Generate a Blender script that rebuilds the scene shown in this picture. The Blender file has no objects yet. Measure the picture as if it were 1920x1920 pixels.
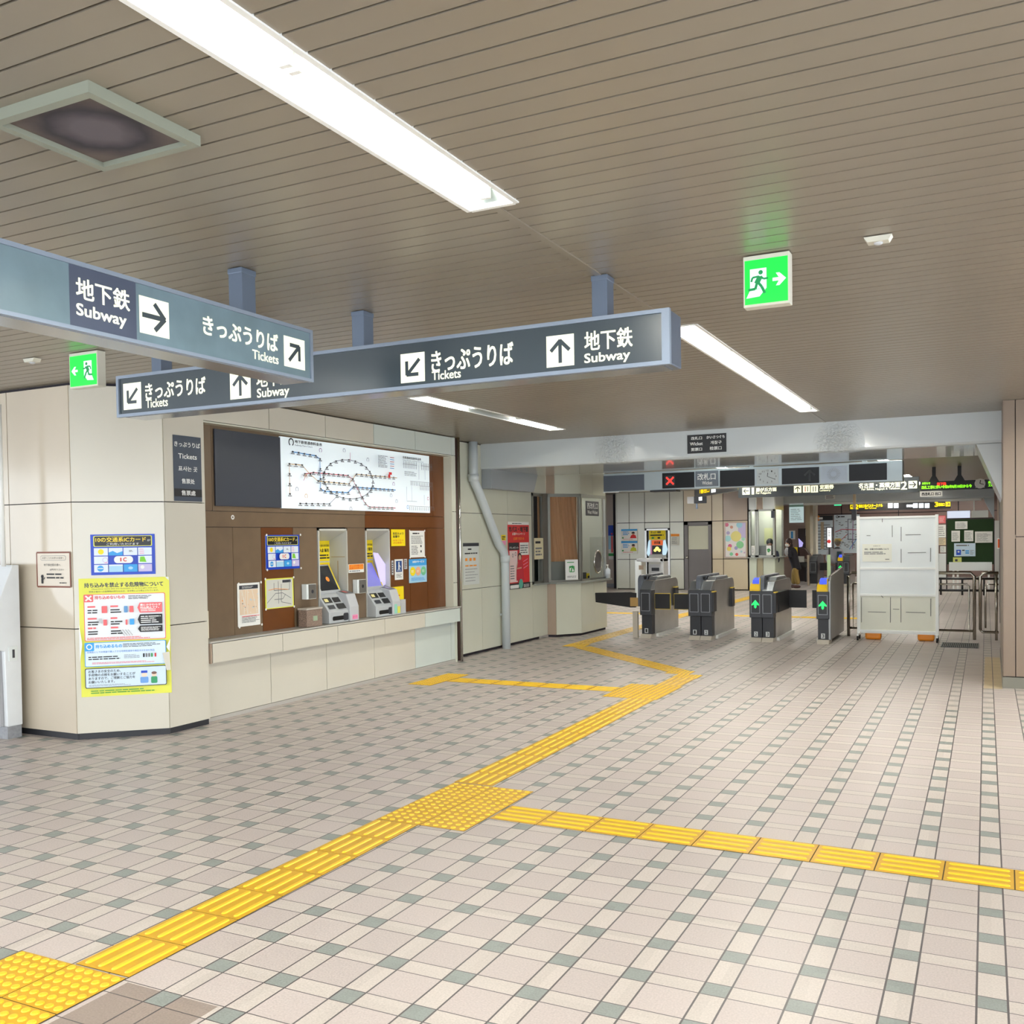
import bpy, bmesh, math, random
from mathutils import Vector, Matrix
random.seed(7)
sc = bpy.context.scene
COL = sc.collection

# ------------------------------------------------------------------ camera
CAMZ = 1.622; FPX = 1799.55; CX, CY = 960.0, 1055.55
YAW, PIT, ROL = [math.radians(a) for a in (-26.464, -1.4736, -0.8634)]
FW = Vector((math.sin(YAW)*math.cos(PIT), math.cos(YAW)*math.cos(PIT), math.sin(PIT)))
R0 = Vector((math.cos(YAW), -math.sin(YAW), 0)); U0 = R0.cross(FW)
RT = math.cos(ROL)*R0 + math.sin(ROL)*U0
UP = -math.sin(ROL)*R0 + math.cos(ROL)*U0
cd = bpy.data.cameras.new('camera'); cam = bpy.data.objects.new('camera', cd); COL.objects.link(cam)
cam.matrix_world = Matrix(((RT.x, UP.x, -FW.x, 0), (RT.y, UP.y, -FW.y, 0), (RT.z, UP.z, -FW.z, CAMZ), (0, 0, 0, 1)))
cd.sensor_width = 36; cd.lens = 36*FPX/1920; cd.shift_y = (CY-960)/1920; cd.clip_start = 0.05; cd.clip_end = 200
sc.camera = cam

# ------------------------------------------------------------------ world, exposure, large lights
w = bpy.data.worlds.new('world'); sc.world = w; w.use_nodes = True
w.node_tree.nodes['Background'].inputs[0].default_value = (0.86, 0.93, 1.0, 1)
w.node_tree.nodes['Background'].inputs[1].default_value = 2.6
sc.view_settings.view_transform = 'Standard'; sc.view_settings.look = 'None'
sc.view_settings.exposure = 1.02; sc.view_settings.gamma = 1.0
try: sc.view_settings.use_curve_mapping = False
except Exception: pass
try:
    sc.cycles.use_denoising = True; sc.cycles.use_adaptive_sampling = True; sc.cycles.adaptive_threshold = .02; sc.cycles.max_bounces = 6; sc.cycles.sample_clamp_indirect = 6
    sc.cycles.caustics_reflective = False; sc.cycles.caustics_refractive = False
except Exception: pass
TUBE_W = 21.0      # watts of each fluorescent run's area light, per metre
CZ = 2.96          # ceiling height

def area(name, x0, x1, y0, y1, z, watts, colr=(1, .98, .93)):
    l = bpy.data.lights.new(name, 'AREA'); l.shape = 'RECTANGLE'; l.size = x1-x0; l.size_y = y1-y0
    l.energy = watts; l.color = colr
    o = bpy.data.objects.new(name, l); COL.objects.link(o); o.location = ((x0+x1)/2, (y0+y1)/2, z)
    return o

# ------------------------------------------------------------------ helpers
def at(px, py, ax, v):
    d = RT*((px-CX)/FPX) - UP*((py-CY)/FPX) + FW
    c = Vector((0, 0, CAMZ)); t = (v-c[ax])/d[ax]
    return c + d*t
def onY(Y, x0, y0, x1, y1):
    ym, xm = (y0+y1)/2, (x0+x1)/2
    return at(x0, ym, 1, Y).x, at(x1, ym, 1, Y).x, at(xm, y1, 1, Y).z, at(xm, y0, 1, Y).z
def onX(X, x0, y0, x1, y1):
    ym, xm = (y0+y1)/2, (x0+x1)/2
    return at(x0, ym, 0, X).y, at(x1, ym, 0, X).y, at(xm, y1, 0, X).z, at(xm, y0, 0, X).z
def lin(c):
    c = c/255.0
    return c/12.92 if c <= .04045 else ((c+.055)/1.055)**2.4
MATS = {}
def mat(name, rgb=(200, 200, 200), rough=.5, metal=0.0, emit=0.0, bump=None, noise=None, alpha=1.0, aniso=0.0, spec=.5, ecol=None, trans=0.0):
    if name in MATS: return MATS[name]
    m = bpy.data.materials.new(name); m.use_nodes = True; nt = m.node_tree; p = nt.nodes['Principled BSDF']
    col = (lin(rgb[0]), lin(rgb[1]), lin(rgb[2]), 1)
    p.inputs['Base Color'].default_value = col
    p.inputs['Roughness'].default_value = rough; p.inputs['Metallic'].default_value = metal
    p.inputs['Specular IOR Level'].default_value = spec
    if aniso: p.inputs['Anisotropic'].default_value = aniso
    if trans: p.inputs['Transmission Weight'].default_value = trans; p.inputs['IOR'].default_value = 1.02
    if alpha < 1: p.inputs['Alpha'].default_value = alpha
    if emit:
        e = ecol or rgb
        p.inputs['Emission Color'].default_value = (lin(e[0]), lin(e[1]), lin(e[2]), 1)
        p.inputs['Emission Strength'].default_value = emit
    if noise:                                    # (scale, amount): mottled tint of the surface
        g = nt.nodes.new('ShaderNodeNewGeometry'); n = nt.nodes.new('ShaderNodeTexNoise'); n.inputs['Scale'].default_value = noise[0]
        n.inputs['Detail'].default_value = 5
        nt.links.new(g.outputs['Position'], n.inputs['Vector'])
        mr = nt.nodes.new('ShaderNodeMapRange'); mr.inputs[1].default_value = .3; mr.inputs[2].default_value = .7
        mr.inputs[3].default_value = 1-noise[1]; mr.inputs[4].default_value = 1+noise[1]*.4
        nt.links.new(n.outputs['Fac'], mr.inputs[0])
        mx = nt.nodes.new('ShaderNodeVectorMath'); mx.operation = 'SCALE'; mx.inputs[0].default_value = col[:3]
        nt.links.new(mr.outputs[0], mx.inputs['Scale']); nt.links.new(mx.outputs[0], p.inputs['Base Color'])
    if bump:                                     # (scale, strength)
        g = nt.nodes.new('ShaderNodeNewGeometry'); n = nt.nodes.new('ShaderNodeTexNoise'); n.inputs['Scale'].default_value = bump[0]
        nt.links.new(g.outputs['Position'], n.inputs['Vector'])
        b = nt.nodes.new('ShaderNodeBump'); b.inputs['Strength'].default_value = bump[1]; b.inputs['Distance'].default_value = .01
        nt.links.new(n.outputs['Fac'], b.inputs['Height']); nt.links.new(b.outputs[0], p.inputs['Normal'])
    MATS[name] = m; return m

class MB:
    def __init__(s): s.v = []; s.f = []; s.m = []; s.mats = []; s.sm = []
    def mi(s, m):
        if m not in s.mats: s.mats.append(m)
        return s.mats.index(m)
    def face(s, pts, m, smooth=False):
        n = len(s.v); s.v += [Vector(p) for p in pts]; s.f.append(list(range(n, n+len(pts)))); s.m.append(s.mi(m)); s.sm.append(smooth)
    def box(s, x0, x1, y0, y1, z0, z1, m):
        if x0 > x1: x0, x1 = x1, x0
        if y0 > y1: y0, y1 = y1, y0
        if z0 > z1: z0, z1 = z1, z0
        n = len(s.v)
        s.v += [Vector(p) for p in ((x0,y0,z0),(x1,y0,z0),(x1,y1,z0),(x0,y1,z0),(x0,y0,z1),(x1,y0,z1),(x1,y1,z1),(x0,y1,z1))]
        for q in ((0,3,2,1),(4,5,6,7),(0,1,5,4),(1,2,6,5),(2,3,7,6),(3,0,4,7)):
            s.f.append([n+i for i in q]); s.m.append(s.mi(m)); s.sm.append(False)
    def obox(s, O, A, B, C, m):                  # parallelepiped from corner O and three edge vectors
        O, A, B, C = Vector(O), Vector(A), Vector(B), Vector(C); n = len(s.v)
        s.v += [O, O+A, O+A+B, O+B, O+C, O+A+C, O+A+B+C, O+B+C]
        fl = A.cross(B).dot(C) < 0
        for q in ((0,3,2,1),(4,5,6,7),(0,1,5,4),(1,2,6,5),(2,3,7,6),(3,0,4,7)):
            q = q[::-1] if fl else q
            s.f.append([n+i for i in q]); s.m.append(s.mi(m)); s.sm.append(False)
    def prism(s, poly, ax, a, b, m, mcap=None):  # poly: 2D points in the other two axes (in axis order), extruded along ax
        def P(p, t): q = list(p); q.insert(ax, t); return Vector(q)
        n = len(s.v); k = len(poly)
        s.v += [P(p, a) for p in poly] + [P(p, b) for p in poly]
        i1 = s.mi(m); i2 = s.mi(mcap or m)
        s.f.append([n+i for i in range(k)]); s.m.append(i2); s.sm.append(False)
        s.f.append([n+k+i for i in range(k)][::-1]); s.m.append(i2); s.sm.append(False)
        for i in range(k):
            j = (i+1) % k; s.f.append([n+i, n+k+i, n+k+j, n+j]); s.m.append(i1); s.sm.append(False)
    def tube(s, pts, r, m, seg=12, cap=True):
        pts = [Vector(p) for p in pts]; rings = []; mi = s.mi(m)
        rr = r if isinstance(r, (list, tuple)) else [r]*len(pts)
        ref = None
        for i, p in enumerate(pts):
            d = (pts[min(i+1, len(pts)-1)] - pts[max(i-1, 0)]).normalized()
            if ref is None or abs(d.dot(ref)) > .98: ref = Vector((0, 0, 1)) if abs(d.z) < .9 else Vector((1, 0, 0))
            a = d.cross(ref).normalized(); b = d.cross(a); ref = a.cross(d)
            n = len(s.v); rings.append(n)
            s.v += [p + a*rr[i]*math.cos(2*math.pi*k/seg) + b*rr[i]*math.sin(2*math.pi*k/seg) for k in range(seg)]
        for i in range(len(pts)-1):
            for k in range(seg):
                l = (k+1) % seg
                s.f.append([rings[i]+k, rings[i]+l, rings[i+1]+l, rings[i+1]+k]); s.m.append(mi); s.sm.append(True)
        if cap:
            s.f.append([rings[0]+k for k in range(seg)][::-1]); s.m.append(mi); s.sm.append(False)
            s.f.append([rings[-1]+k for k in range(seg)]); s.m.append(mi); s.sm.append(False)
    def sphere(s, c, r, m, sc3=(1,1,1), seg=14, ring=8):
        c = Vector(c); n = len(s.v); mi = s.mi(m)
        for i in range(ring+1):
            t = math.pi*i/ring
            for k in range(seg):
                a = 2*math.pi*k/seg
                s.v.append(c + Vector((r*sc3[0]*math.sin(t)*math.cos(a), r*sc3[1]*math.sin(t)*math.sin(a), r*sc3[2]*math.cos(t))))
        for i in range(ring):
            for k in range(seg):
                l = (k+1) % seg
                s.f.append([n+i*seg+k, n+(i+1)*seg+k, n+(i+1)*seg+l, n+i*seg+l]); s.m.append(mi); s.sm.append(True)
    def build(s, name, parent=None, label=None, cat=None, group=None, kind=None, bevel=0, merge=True):
        me = bpy.data.meshes.new(name)
        if parent is not None: org = Vector(parent.location); 
        elif kind == 'structure': org = Vector((0, 0, 0))
        else:
            lo = [min(v[i] for v in s.v) for i in range(3)]; hi = [max(v[i] for v in s.v) for i in range(3)]
            org = Vector(((lo[0]+hi[0])/2, (lo[1]+hi[1])/2, lo[2]))
        if parent is not None and parent.parent is not None: org = Vector(parent.parent.location) + Vector(parent.location)
        me.from_pydata([tuple(v-org) for v in s.v], [], s.f)
        for m in s.mats: me.materials.append(m)
        me.polygons.foreach_set('material_index', s.m); me.polygons.foreach_set('use_smooth', s.sm)
        me.update()
        o = bpy.data.objects.new(name, me); COL.objects.link(o)
        if parent is not None: o.parent = parent
        else: o.location = org
        if bevel:
            b = o.modifiers.new('bevel', 'BEVEL'); b.width = bevel; b.segments = 2; b.limit_method = 'ANGLE'; b.angle_limit = math.radians(40)
        tag(o, label, cat, group, kind); return o

def tag(o, label=None, cat=None, group=None, kind=None):
    if label: o['label'] = label
    if cat: o['category'] = cat
    if group: o['group'] = group
    if kind: o['kind'] = kind
    return o
def T(name, label, cat, loc, group=None):
    o = bpy.data.objects.new(name, None); COL.objects.link(o); o.location = loc; o.empty_display_size = .1
    return tag(o, label, cat, group)

# ---- lettering: 2D triangles of a string, cached, normalised to its bounding box
TXT = {}
def glyphs(s):
    if s in TXT: return TXT[s]
    c = bpy.data.curves.new('t', 'FONT'); c.body = s; c.size = 1; c.resolution_u = 3; c.space_line = 1.15
    o = bpy.data.objects.new('t', c); COL.objects.link(o)
    dg = bpy.context.evaluated_depsgraph_get(); e = o.evaluated_get(dg); m = e.to_mesh()
    vs = [(v.co.x, v.co.y) for v in m.vertices]; fs = [list(p.vertices) for p in m.polygons]
    e.to_mesh_clear(); bpy.data.objects.remove(o); bpy.data.curves.remove(c)
    x0 = min(v[0] for v in vs); x1 = max(v[0] for v in vs); y0 = min(v[1] for v in vs); y1 = max(v[1] for v in vs)
    TXT[s] = ([((x-x0)/(x1-x0), (y-y0)/(y1-y0)) for x, y in vs], fs, (x1-x0)/(y1-y0)); return TXT[s]

class Art:
    """Flat printed artwork on a plane: origin O (world), U to the reader's right, V up. Layers stand off by dz."""
    def __init__(s, O, U, V, dz=.0005, mb=None):
        s.O, s.U, s.V = Vector(O), Vector(U).normalized(), Vector(V).normalized(); s.N = s.U.cross(s.V); s.k = 1; s.dz = dz
        s.mb = mb or MB()
    def P(s, u, v, h=None): return s.O + s.U*u + s.V*v + s.N*(s.dz*s.k if h is None else h)
    def loc(s, px, py):                           # where the sight line through a photo pixel meets this plane
        d = RT*((px-CX)/FPX) - UP*((py-CY)/FPX) + FW; c = Vector((0, 0, CAMZ))
        t = (s.O-c).dot(s.N)/d.dot(s.N); q = c+d*t-s.O
        return q.dot(s.U), q.dot(s.V)
    def poly(s, pts, m):
        s.mb.face([s.P(*p) for p in pts], m); s.k += 1
    def rect(s, u0, v0, u1, v1, m): s.poly([(u0,v0),(u1,v0),(u1,v1),(u0,v1)], m)
    def rrect(s, u0, v0, u1, v1, r, m, seg=4):
        pts = []
        for cx, cy, a0 in ((u1-r,v0+r,-90),(u1-r,v1-r,0),(u0+r,v1-r,90),(u0+r,v0+r,180)):
            for i in range(seg+1):
                a = math.radians(a0+90*i/seg); pts.append((cx+r*math.cos(a), cy+r*math.sin(a)))
        s.poly(pts, m)
    def disc(s, u, v, r, m, seg=20, ry=None):
        ry = ry or r; s.poly([(u+r*math.cos(2*math.pi*i/seg), v+ry*math.sin(2*math.pi*i/seg)) for i in range(seg)], m)
    def ring(s, u, v, r, t, m, seg=24, a0=0, a1=360):
        for i in range(seg):
            a, b = [math.radians(a0+(a1-a0)*j/seg) for j in (i, i+1)]
            s.mb.face([s.P(u+q*math.cos(c), v+q*math.sin(c)) for q, c in ((r,a),(r,b),(r-t,b),(r-t,a))][::-1], m)
        s.k += 1
    def line(s, pts, t, m):
        for (a, b), (c, d) in zip(pts, pts[1:]):
            L = math.hypot(c-a, d-b) or 1e-6; nx, ny = -(d-b)/L*t/2, (c-a)/L*t/2
            s.mb.face([s.P(a-nx,b-ny), s.P(c-nx,d-ny), s.P(c+nx,d+ny), s.P(a+nx,b+ny)][::1], m)
        s.k += 1
    def frame(s, u0, v0, u1, v1, t, m): s.line([(u0,v0),(u1,v0),(u1,v1),(u0,v1),(u0,v0)], t, m)
    def text(s, st, u0, v0, u1, v1, m, bold=0, keep=False):
        vs, fs, asp = glyphs(st); W, H = u1-u0, v1-v0
        if keep and W > asp*H: u0 += (W-asp*H)/2; W = asp*H
        sh = [(0, 0)] if not bold else [(bold*a, bold*b) for a, b in ((-1,-.7),(1,-.7),(-1,.7),(1,.7),(0,0))]
        for j, (a, b) in enumerate(sh):
            n = len(s.mb.v); mi = s.mb.mi(m); h = s.dz*(s.k+j*.12)
            s.mb.v += [s.P(u0+x*W+a, v0+y*H+b, h) for x, y in vs]
            for f in fs: s.mb.f.append([n+i for i in f]); s.mb.m.append(mi); s.mb.sm.append(False)
        s.k += 1
    def scrib(s, u0, v0, u1, v1, rows, m, fill=.55, seed=1):   # rows of print too small to read
        rn = random.Random(seed); h = (v1-v0)/rows
        for i in range(rows):
            u = u0; end = u0+(u1-u0)*rn.uniform(.7, 1)
            while u < end:
                L = min(rn.uniform(1.2, 5)*h, end-u); v = v1-(i+1)*h+h*(1-fill)/2
                s.mb.face([s.P(u,v), s.P(u+L,v), s.P(u+L,v+h*fill), s.P(u,v+h*fill)], m); u += L+h*.35
        s.k += 1
    def arrow(s, cx, cy, r, ang, m, t=.16):       # ang 0 = up, clockwise
        a = math.radians(-ang); c, d = math.cos(a), math.sin(a)
        q = lambda x, y: (cx+(x*c-y*d)*r, cy+(x*d+y*c)*r)
        s.line([q(0,-.95), q(0,.75)], t*r, m); s.line([q(-.8,0), q(.03,.82)], t*r, m); s.line([q(.8,0), q(-.03,.82)], t*r, m)
    # pixel versions: top-left and bottom-right corner of the word or plate as read in the photograph
    def ptext(s, st, x0, y0, x1, y1, m, bold=0):
        u0, v1 = s.loc(x0, y0); u1, v0 = s.loc(x1, y1); s.text(st, u0, v0, u1, v1, m, bold)
    def prect(s, x0, y0, x1, y1, m):
        u0, v1 = s.loc(x0, y0); u1, v0 = s.loc(x1, y1); s.rect(u0, v0, u1, v1, m); return u0, v0, u1, v1
    def build(s, *a, **k): return s.mb.build(*a, **k)

def sheet(name, label, cat, O, U, V, w_, h_, base, thick=.003, group=None, parent=None, border=None):
    """A paper or plate of real thickness lying on a wall plane; returns its Art to be drawn on and built."""
    a = Art(O, U, V); N = a.N; a.O = Vector(O)
    a.mb.obox(a.O - N*0, a.U*w_, a.V*h_, N*thick, base)
    a.O = a.O + N*thick; a.k = 1; a.w, a.h = w_, h_
    a.fin = lambda: a.mb.build(name, parent, label, cat, group)
    return a
Zv = Vector((0, 0, 1)); Xv = Vector((1, 0, 0)); Yv = Vector((0, 1, 0))
def sheetX(name, label, cat, X, px, base, thick=.003, **k):      # on a wall facing +X ; px = x0,y0,x1,y1
    y0, y1, z0, z1 = onX(X, *px)
    return sheet(name, label, cat, (X, y0, z0), Yv, Zv, y1-y0, z1-z0, base, thick, **k)
def sheetY(name, label, cat, Y, px, base, thick=.003, **k):      # on a wall facing -Y
    x0, x1, z0, z1 = onY(Y, *px)
    return sheet(name, label, cat, (x0, Y, z0), Xv, Zv, x1-x0, z1-z0, base, thick, **k)

# ------------------------------------------------------------------ common materials
cream = mat('cream_enamel', (209, 204, 189), .16, noise=(1.5, .03), bump=(3, .02))
cream2 = mat('cream_enamel_greenish', (208, 209, 192), .16, noise=(1.5, .03), bump=(3, .02))
cream3 = mat('cream_enamel_cool', (206, 214, 206), .14, noise=(1.5, .03))
warm = mat('sand_enamel', (208, 192, 160), .2, noise=(1.5, .03))
tanw = mat('taupe_enamel', (170, 150, 132), .25, noise=(1.5, .04))
joint = mat('dark_joint', (38, 32, 38), .8); void = mat('ceiling_void', (12, 10, 12), .9)
browna = mat('worn_brown_panel', (116, 97, 76), .3, noise=(6, .10))
brownb = mat('chestnut_panel', (104, 60, 26), .3, noise=(6, .08))
pillar_m = mat('pillar_brown_panel', (122, 105, 88), .35, noise=(2, .05))
beam_m = mat('grey_gloss_paint', (198, 205, 206), .22, noise=(1.2, .05), bump=(5, .06))
plank_m = mat('ceiling_plank_brown', (146, 137, 122), .34, metal=.25, noise=(.8, .06))
black = mat('black', (14, 14, 16), .4); black_g = mat('black_gloss', (6, 6, 8), .35, spec=.25)
dark = mat('charcoal_plastic', (52, 54, 60), .42); darker = mat('charcoal_deep', (36, 37, 42), .45)
white = mat('white_paint', (235, 236, 232), .4); whiteg = mat('white_gloss', (226, 232, 230), .12)
paper = mat('paper_white', (238, 238, 232), .6); ink = mat('ink', (35, 35, 38), .6); inkg = mat('ink_grey', (120, 122, 124), .6)
steel = mat('brushed_steel', (176, 174, 170), .3, metal=.9, bump=(40, .03)); steeld = mat('steel_dark', (110, 108, 108), .35, metal=.8)
chrome = mat('polished_steel', (205, 203, 198), .15, metal=1)
yel = mat('sign_yellow', (246, 220, 20), .5); yelp = mat('poster_yellow', (226, 226, 84), .5); red = mat('red_ink', (214, 40, 44), .5)
salmon = mat('salmon_ink', (232, 106, 110), .5); blue = mat('blue_ink', (24, 74, 196), .5); sky = mat('sky_ink', (60, 160, 226), .5)
lsky = mat('pale_blue_ink', (170, 214, 238), .5); green = mat('green_ink', (40, 150, 70), .5); orange = mat('orange_ink', (244, 150, 40), .5)
pink = mat('pink_ink', (236, 150, 190), .5); lav = mat('lavender_ink', (200, 190, 226), .5); tan = mat('tan_ink', (226, 206, 170), .5)
grey = mat('grey_plastic', (190, 192, 194), .4); greyd = mat('grey_mid', (130, 132, 136), .45)
skin = mat('skin', (206, 160, 136), .55); bookm = mat('signs_grey', (96, 104, 114), .3)

# ================================================================== STRUCTURE
# ---- floor: a plaid of big, narrow and small clay tiles, world-aligned
def floor_material():
    m = bpy.data.materials.new('floor_tiles'); m.use_nodes = True; nt = m.node_tree; L = nt.links; p = nt.nodes['Principled BSDF']
    g = nt.nodes.new('ShaderNodeNewGeometry'); sp = nt.nodes.new('ShaderNodeSeparateXYZ'); L.new(g.outputs['Position'], sp.inputs[0])
    def M(op, a, b=None, c=None):
        n = nt.nodes.new('ShaderNodeMath'); n.operation = op
        for i, v in enumerate((a, b, c)):
            if v is None: continue
            if isinstance(v, (int, float)): n.inputs[i].default_value = v
            else: L.new(v, n.inputs[i])
        return n.outputs[0]
    def mix(f, a, b):
        n = nt.nodes.new('ShaderNodeMix'); n.data_type = 'RGBA'; L.new(f, n.inputs[0])
        for i, v in ((6, a), (7, b)):
            if isinstance(v, tuple): n.inputs[i].default_value = (lin(v[0]), lin(v[1]), lin(v[2]), 1)
            else: L.new(v, n.inputs[i])
        return n.outputs[2]
    PX_, PY_ = .2945, .2935
    xs = M('ADD', sp.outputs[0], M('MULTIPLY', sp.outputs[1], 0.003))
    u = M('DIVIDE', M('ADD', xs, -.016), PX_); v = M('DIVIDE', M('ADD', sp.outputs[1], -4.81), PY_)
    iu = M('ROUND', u); iv = M('ROUND', v)
    du = M('MULTIPLY', M('ABSOLUTE', M('SUBTRACT', u, iu)), PX_); dv = M('MULTIPLY', M('ABSOLUTE', M('SUBTRACT', v, iv)), PY_)
    su = M('LESS_THAN', du, .0485); sv = M('LESS_THAN', dv, .0465)
    gx = M('LESS_THAN', M('ABSOLUTE', M('SUBTRACT', du, .0485)), .0036); gy = M('LESS_THAN', M('ABSOLUTE', M('SUBTRACT', dv, .0465)), .0024)
    grout = M('MAXIMUM', gx, gy); both = M('MULTIPLY', su, sv); either = M('MAXIMUM', su, sv)
    cx = nt.nodes.new('ShaderNodeCombineXYZ')
    L.new(M('ADD', M('FLOOR', u), M('MULTIPLY', su, .37)), cx.inputs[0]); L.new(M('ADD', M('FLOOR', v), M('MULTIPLY', sv, .41)), cx.inputs[1])
    wn = nt.nodes.new('ShaderNodeTexWhiteNoise'); L.new(cx.outputs[0], wn.inputs[0])
    base = mix(either, (190, 179, 175), (196, 187, 180))
    # the dark squares give way to paler ones in the worn lanes at the wicket
    wear = M('MULTIPLY', M('GREATER_THAN', sp.outputs[0], -3.1), M('GREATER_THAN', sp.outputs[1], 9.6))
    darkc = mix(wear, (138, 144, 140), (170, 164, 158))
    base = mix(both, base, darkc)
    sand = M('MULTIPLY', M('MULTIPLY', M('GREATER_THAN', sp.outputs[0], -.055), M('LESS_THAN', sp.outputs[0], .115)), M('MULTIPLY', M('GREATER_THAN', sp.outputs[1], 11.0), M('LESS_THAN', sp.outputs[1], 13.75)))
    base = mix(sand, base, (206, 186, 150))
    worn = M('MULTIPLY', M('MULTIPLY', M('GREATER_THAN', sp.outputs[0], -2.86), M('LESS_THAN', sp.outputs[0], -2.42)), M('MULTIPLY', M('GREATER_THAN', sp.outputs[1], 1.7), M('LESS_THAN', sp.outputs[1], 2.5)))
    base = mix(M('MULTIPLY', worn, M('SUBTRACT', 1.0, both)), base, (148, 134, 126))
    n1 = nt.nodes.new('ShaderNodeTexNoise'); n1.inputs['Scale'].default_value = 130; n1.inputs['Detail'].default_value = 3; L.new(g.outputs['Position'], n1.inputs['Vector'])
    n2 = nt.nodes.new('ShaderNodeTexNoise'); n2.inputs['Scale'].default_value = .9; n2.inputs['Detail'].default_value = 5; L.new(g.outputs['Position'], n2.inputs['Vector'])
    f = M('ADD', M('ADD', .68, M('MULTIPLY', n1.outputs['Fac'], .54)), M('ADD', M('MULTIPLY', wn.outputs[0], .09), M('MULTIPLY', n2.outputs['Fac'], .08)))
    sc_ = nt.nodes.new('ShaderNodeVectorMath'); sc_.operation = 'SCALE'; L.new(base, sc_.inputs[0]); L.new(f, sc_.inputs['Scale'])
    fin = mix(grout, sc_.outputs[0], (84, 78, 80)); L.new(fin, p.inputs['Base Color'])
    L.new(M('ADD', .30, M('MULTIPLY', n2.outputs['Fac'], .22)), p.inputs['Roughness'])
    b = nt.nodes.new('ShaderNodeBump'); b.inputs['Strength'].default_value = .25; b.inputs['Distance'].default_value = .003
    L.new(M('ADD', M('MULTIPLY', n1.outputs['Fac'], .5), M('MULTIPLY', grout, -1.0)), b.inputs['Height']); L.new(b.outputs[0], p.inputs['Normal'])
    return m
mb = MB(); mb.box(-24, 7, -4, 46, -.12, 0, floor_material()); mb.build('floor', kind='structure')

# ---- ceiling: narrow enamelled planks running across, with openings for the strip lights
LIGHTS = [(-1.90, -1.68, -1.45, 3.47), (-1.86, -1.66, 6.0, 10.87), (-4.90, -4.69, 7.7, 10.95), (-4.90, -4.69, -1.4, 2.9),
          (1.15, 1.37, -1.4, 3.47), (1.15, 1.37, 6.0, 10.87),
          (-1.85, -1.65, 16.5, 21.2), (-4.85, -4.65, 16.5, 21.2), (-7.9, -7.7, 16.5, 26.2),
          (-1.85, -1.65, 24, 29.5), (-4.85, -4.65, 22.5, 27.2), (-3.3, -3.1, 32.5, 37.2), (-7.0, -6.8, 29.2, 31.5), (-.9,-.7,32.5,37.2),
          (-1.3, -1.1, 13.88, 15.15), (-3.6, -3.4, 13.88, 15.15)]  # last two: unseen strips added to brighten the whiteboard and gate fronts
mb = MB(); y = -4.0; pitch = .1078; i = 0
while y < 40:
    if not (12.06 < y < 13.85):
        cuts = sorted(set([y+.005, y+pitch-.005] + [v for l in LIGHTS for v in (l[2], l[3]) if y+.005 < v < y+pitch-.005]))
        for ya, yb1 in zip(cuts, cuts[1:]):
            xs = [(-16, 6.5)]; ym = (ya+yb1)/2
            for (a, b, c, d) in sorted(LIGHTS):
                if c < ym < d:
                    nx = []
                    for (p, q) in xs:
                        if a > p and b < q: nx += [(p, a), (b, q)]
                        else: nx.append((p, q))
                    xs = nx
            for p, q in xs: mb.box(p, q, ya, yb1, CZ, CZ+.012, plank_m)
    y += pitch if y < 13 else pitch
yb = [-4, 46]
mb.box(-16, 6.5, -4, 46, CZ+.14, CZ+.16, void)
mb.build('ceiling', kind='structure')
mb = MB(); mb.box(-1.80, -1.765, 3.48, 5.98, CZ-.006, CZ+.001, plank_m); mb.box(-1.78, -1.75, 10.9, 12.02, CZ-.006, CZ+.001, plank_m); mb.build('trim_1', kind='structure')

def panels(mb, ax, plane, ue, ze, th, mats, gap=.007, back=True):
    """Enamel panels th thick in front of plane, dark joints between them. ax 0: wall facing +X, ax 1: wall facing -Y."""
    for i in range(len(ue)-1):
        for j in range(len(ze)-1):
            m = mats(i, j) if callable(mats) else mats
            if m is None: continue
            a, b, c, d = ue[i]+gap/2, ue[i+1]-gap/2, ze[j]+gap/2, ze[j+1]-gap/2
            if ax == 0: mb.box(plane-th, plane, a, b, c, d, m)
            else: mb.box(a, b, plane, plane+th, c, d, m)
            if back:
                if ax == 0: mb.box(plane-th-.02, plane-th, ue[i], ue[i+1], ze[j], ze[j+1], joint)
                else: mb.box(ue[i], ue[i+1], plane+th, plane+th+.02, ze[j], ze[j+1], joint)

# ---- left column with its chamfered corner, and the ticket wall
mb = MB()
C1 = Vector((-6.784, 5.481, 0)); C2 = Vector((-6.24, 5.965, 0)); ct = (C2-C1).normalized(); cn = Vector((ct.y, -ct.x, 0)); cl = (C2-C1).length
zs = [.05, .925, 1.975, CZ-.02]
W0 = C1 + Vector((-3.4, .03, 0)); wt = (C1-W0).normalized(); wn_ = Vector((wt.y, -wt.x, 0)); wl = (C1-W0).length
for (O, t, n, edges) in ((C1, ct, cn, [0, cl]), (W0, wt, wn_, [0, .9, 1.8, 2.62, wl])):
    for i in range(len(edges)-1):
        for j in range(3):
            m = (cream if n is cn else mat('cream_enamel_side', (204, 192, 172), .14, noise=(1.5, .05), bump=(3, .02)))
            mb.obox(O + t*(edges[i]+.004) + Vector((0, 0, zs[j]+.004)) - n*.03, t*(edges[i+1]-edges[i]-.008), n*.03, Vector((0, 0, zs[j+1]-zs[j]-.008)), m)
    mb.obox(O - n*.06, t*edges[-1], n*.03, Vector((0, 0, CZ)), joint)
panels(mb, 0, -6.24, [5.968, 6.43], zs, .03, cream)
mb.box(-6.5, -6.27, 5.98, 6.44, 0, CZ, joint)
mb.box(-6.27, -6.245, 6.427, 6.44, .05, CZ-.02, cream)
mb.build('wall_left', kind='structure')
mb = MB()
for (O, t, n, l) in ((C1, ct, cn, cl), (W0, wt, wn_, wl)): mb.obox(O - n*.05, t*l, n*.035, Vector((0, 0, .05)), darker)
mb.box(-6.3, -6.26, 5.98, 6.44, 0, .05, darker)
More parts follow.
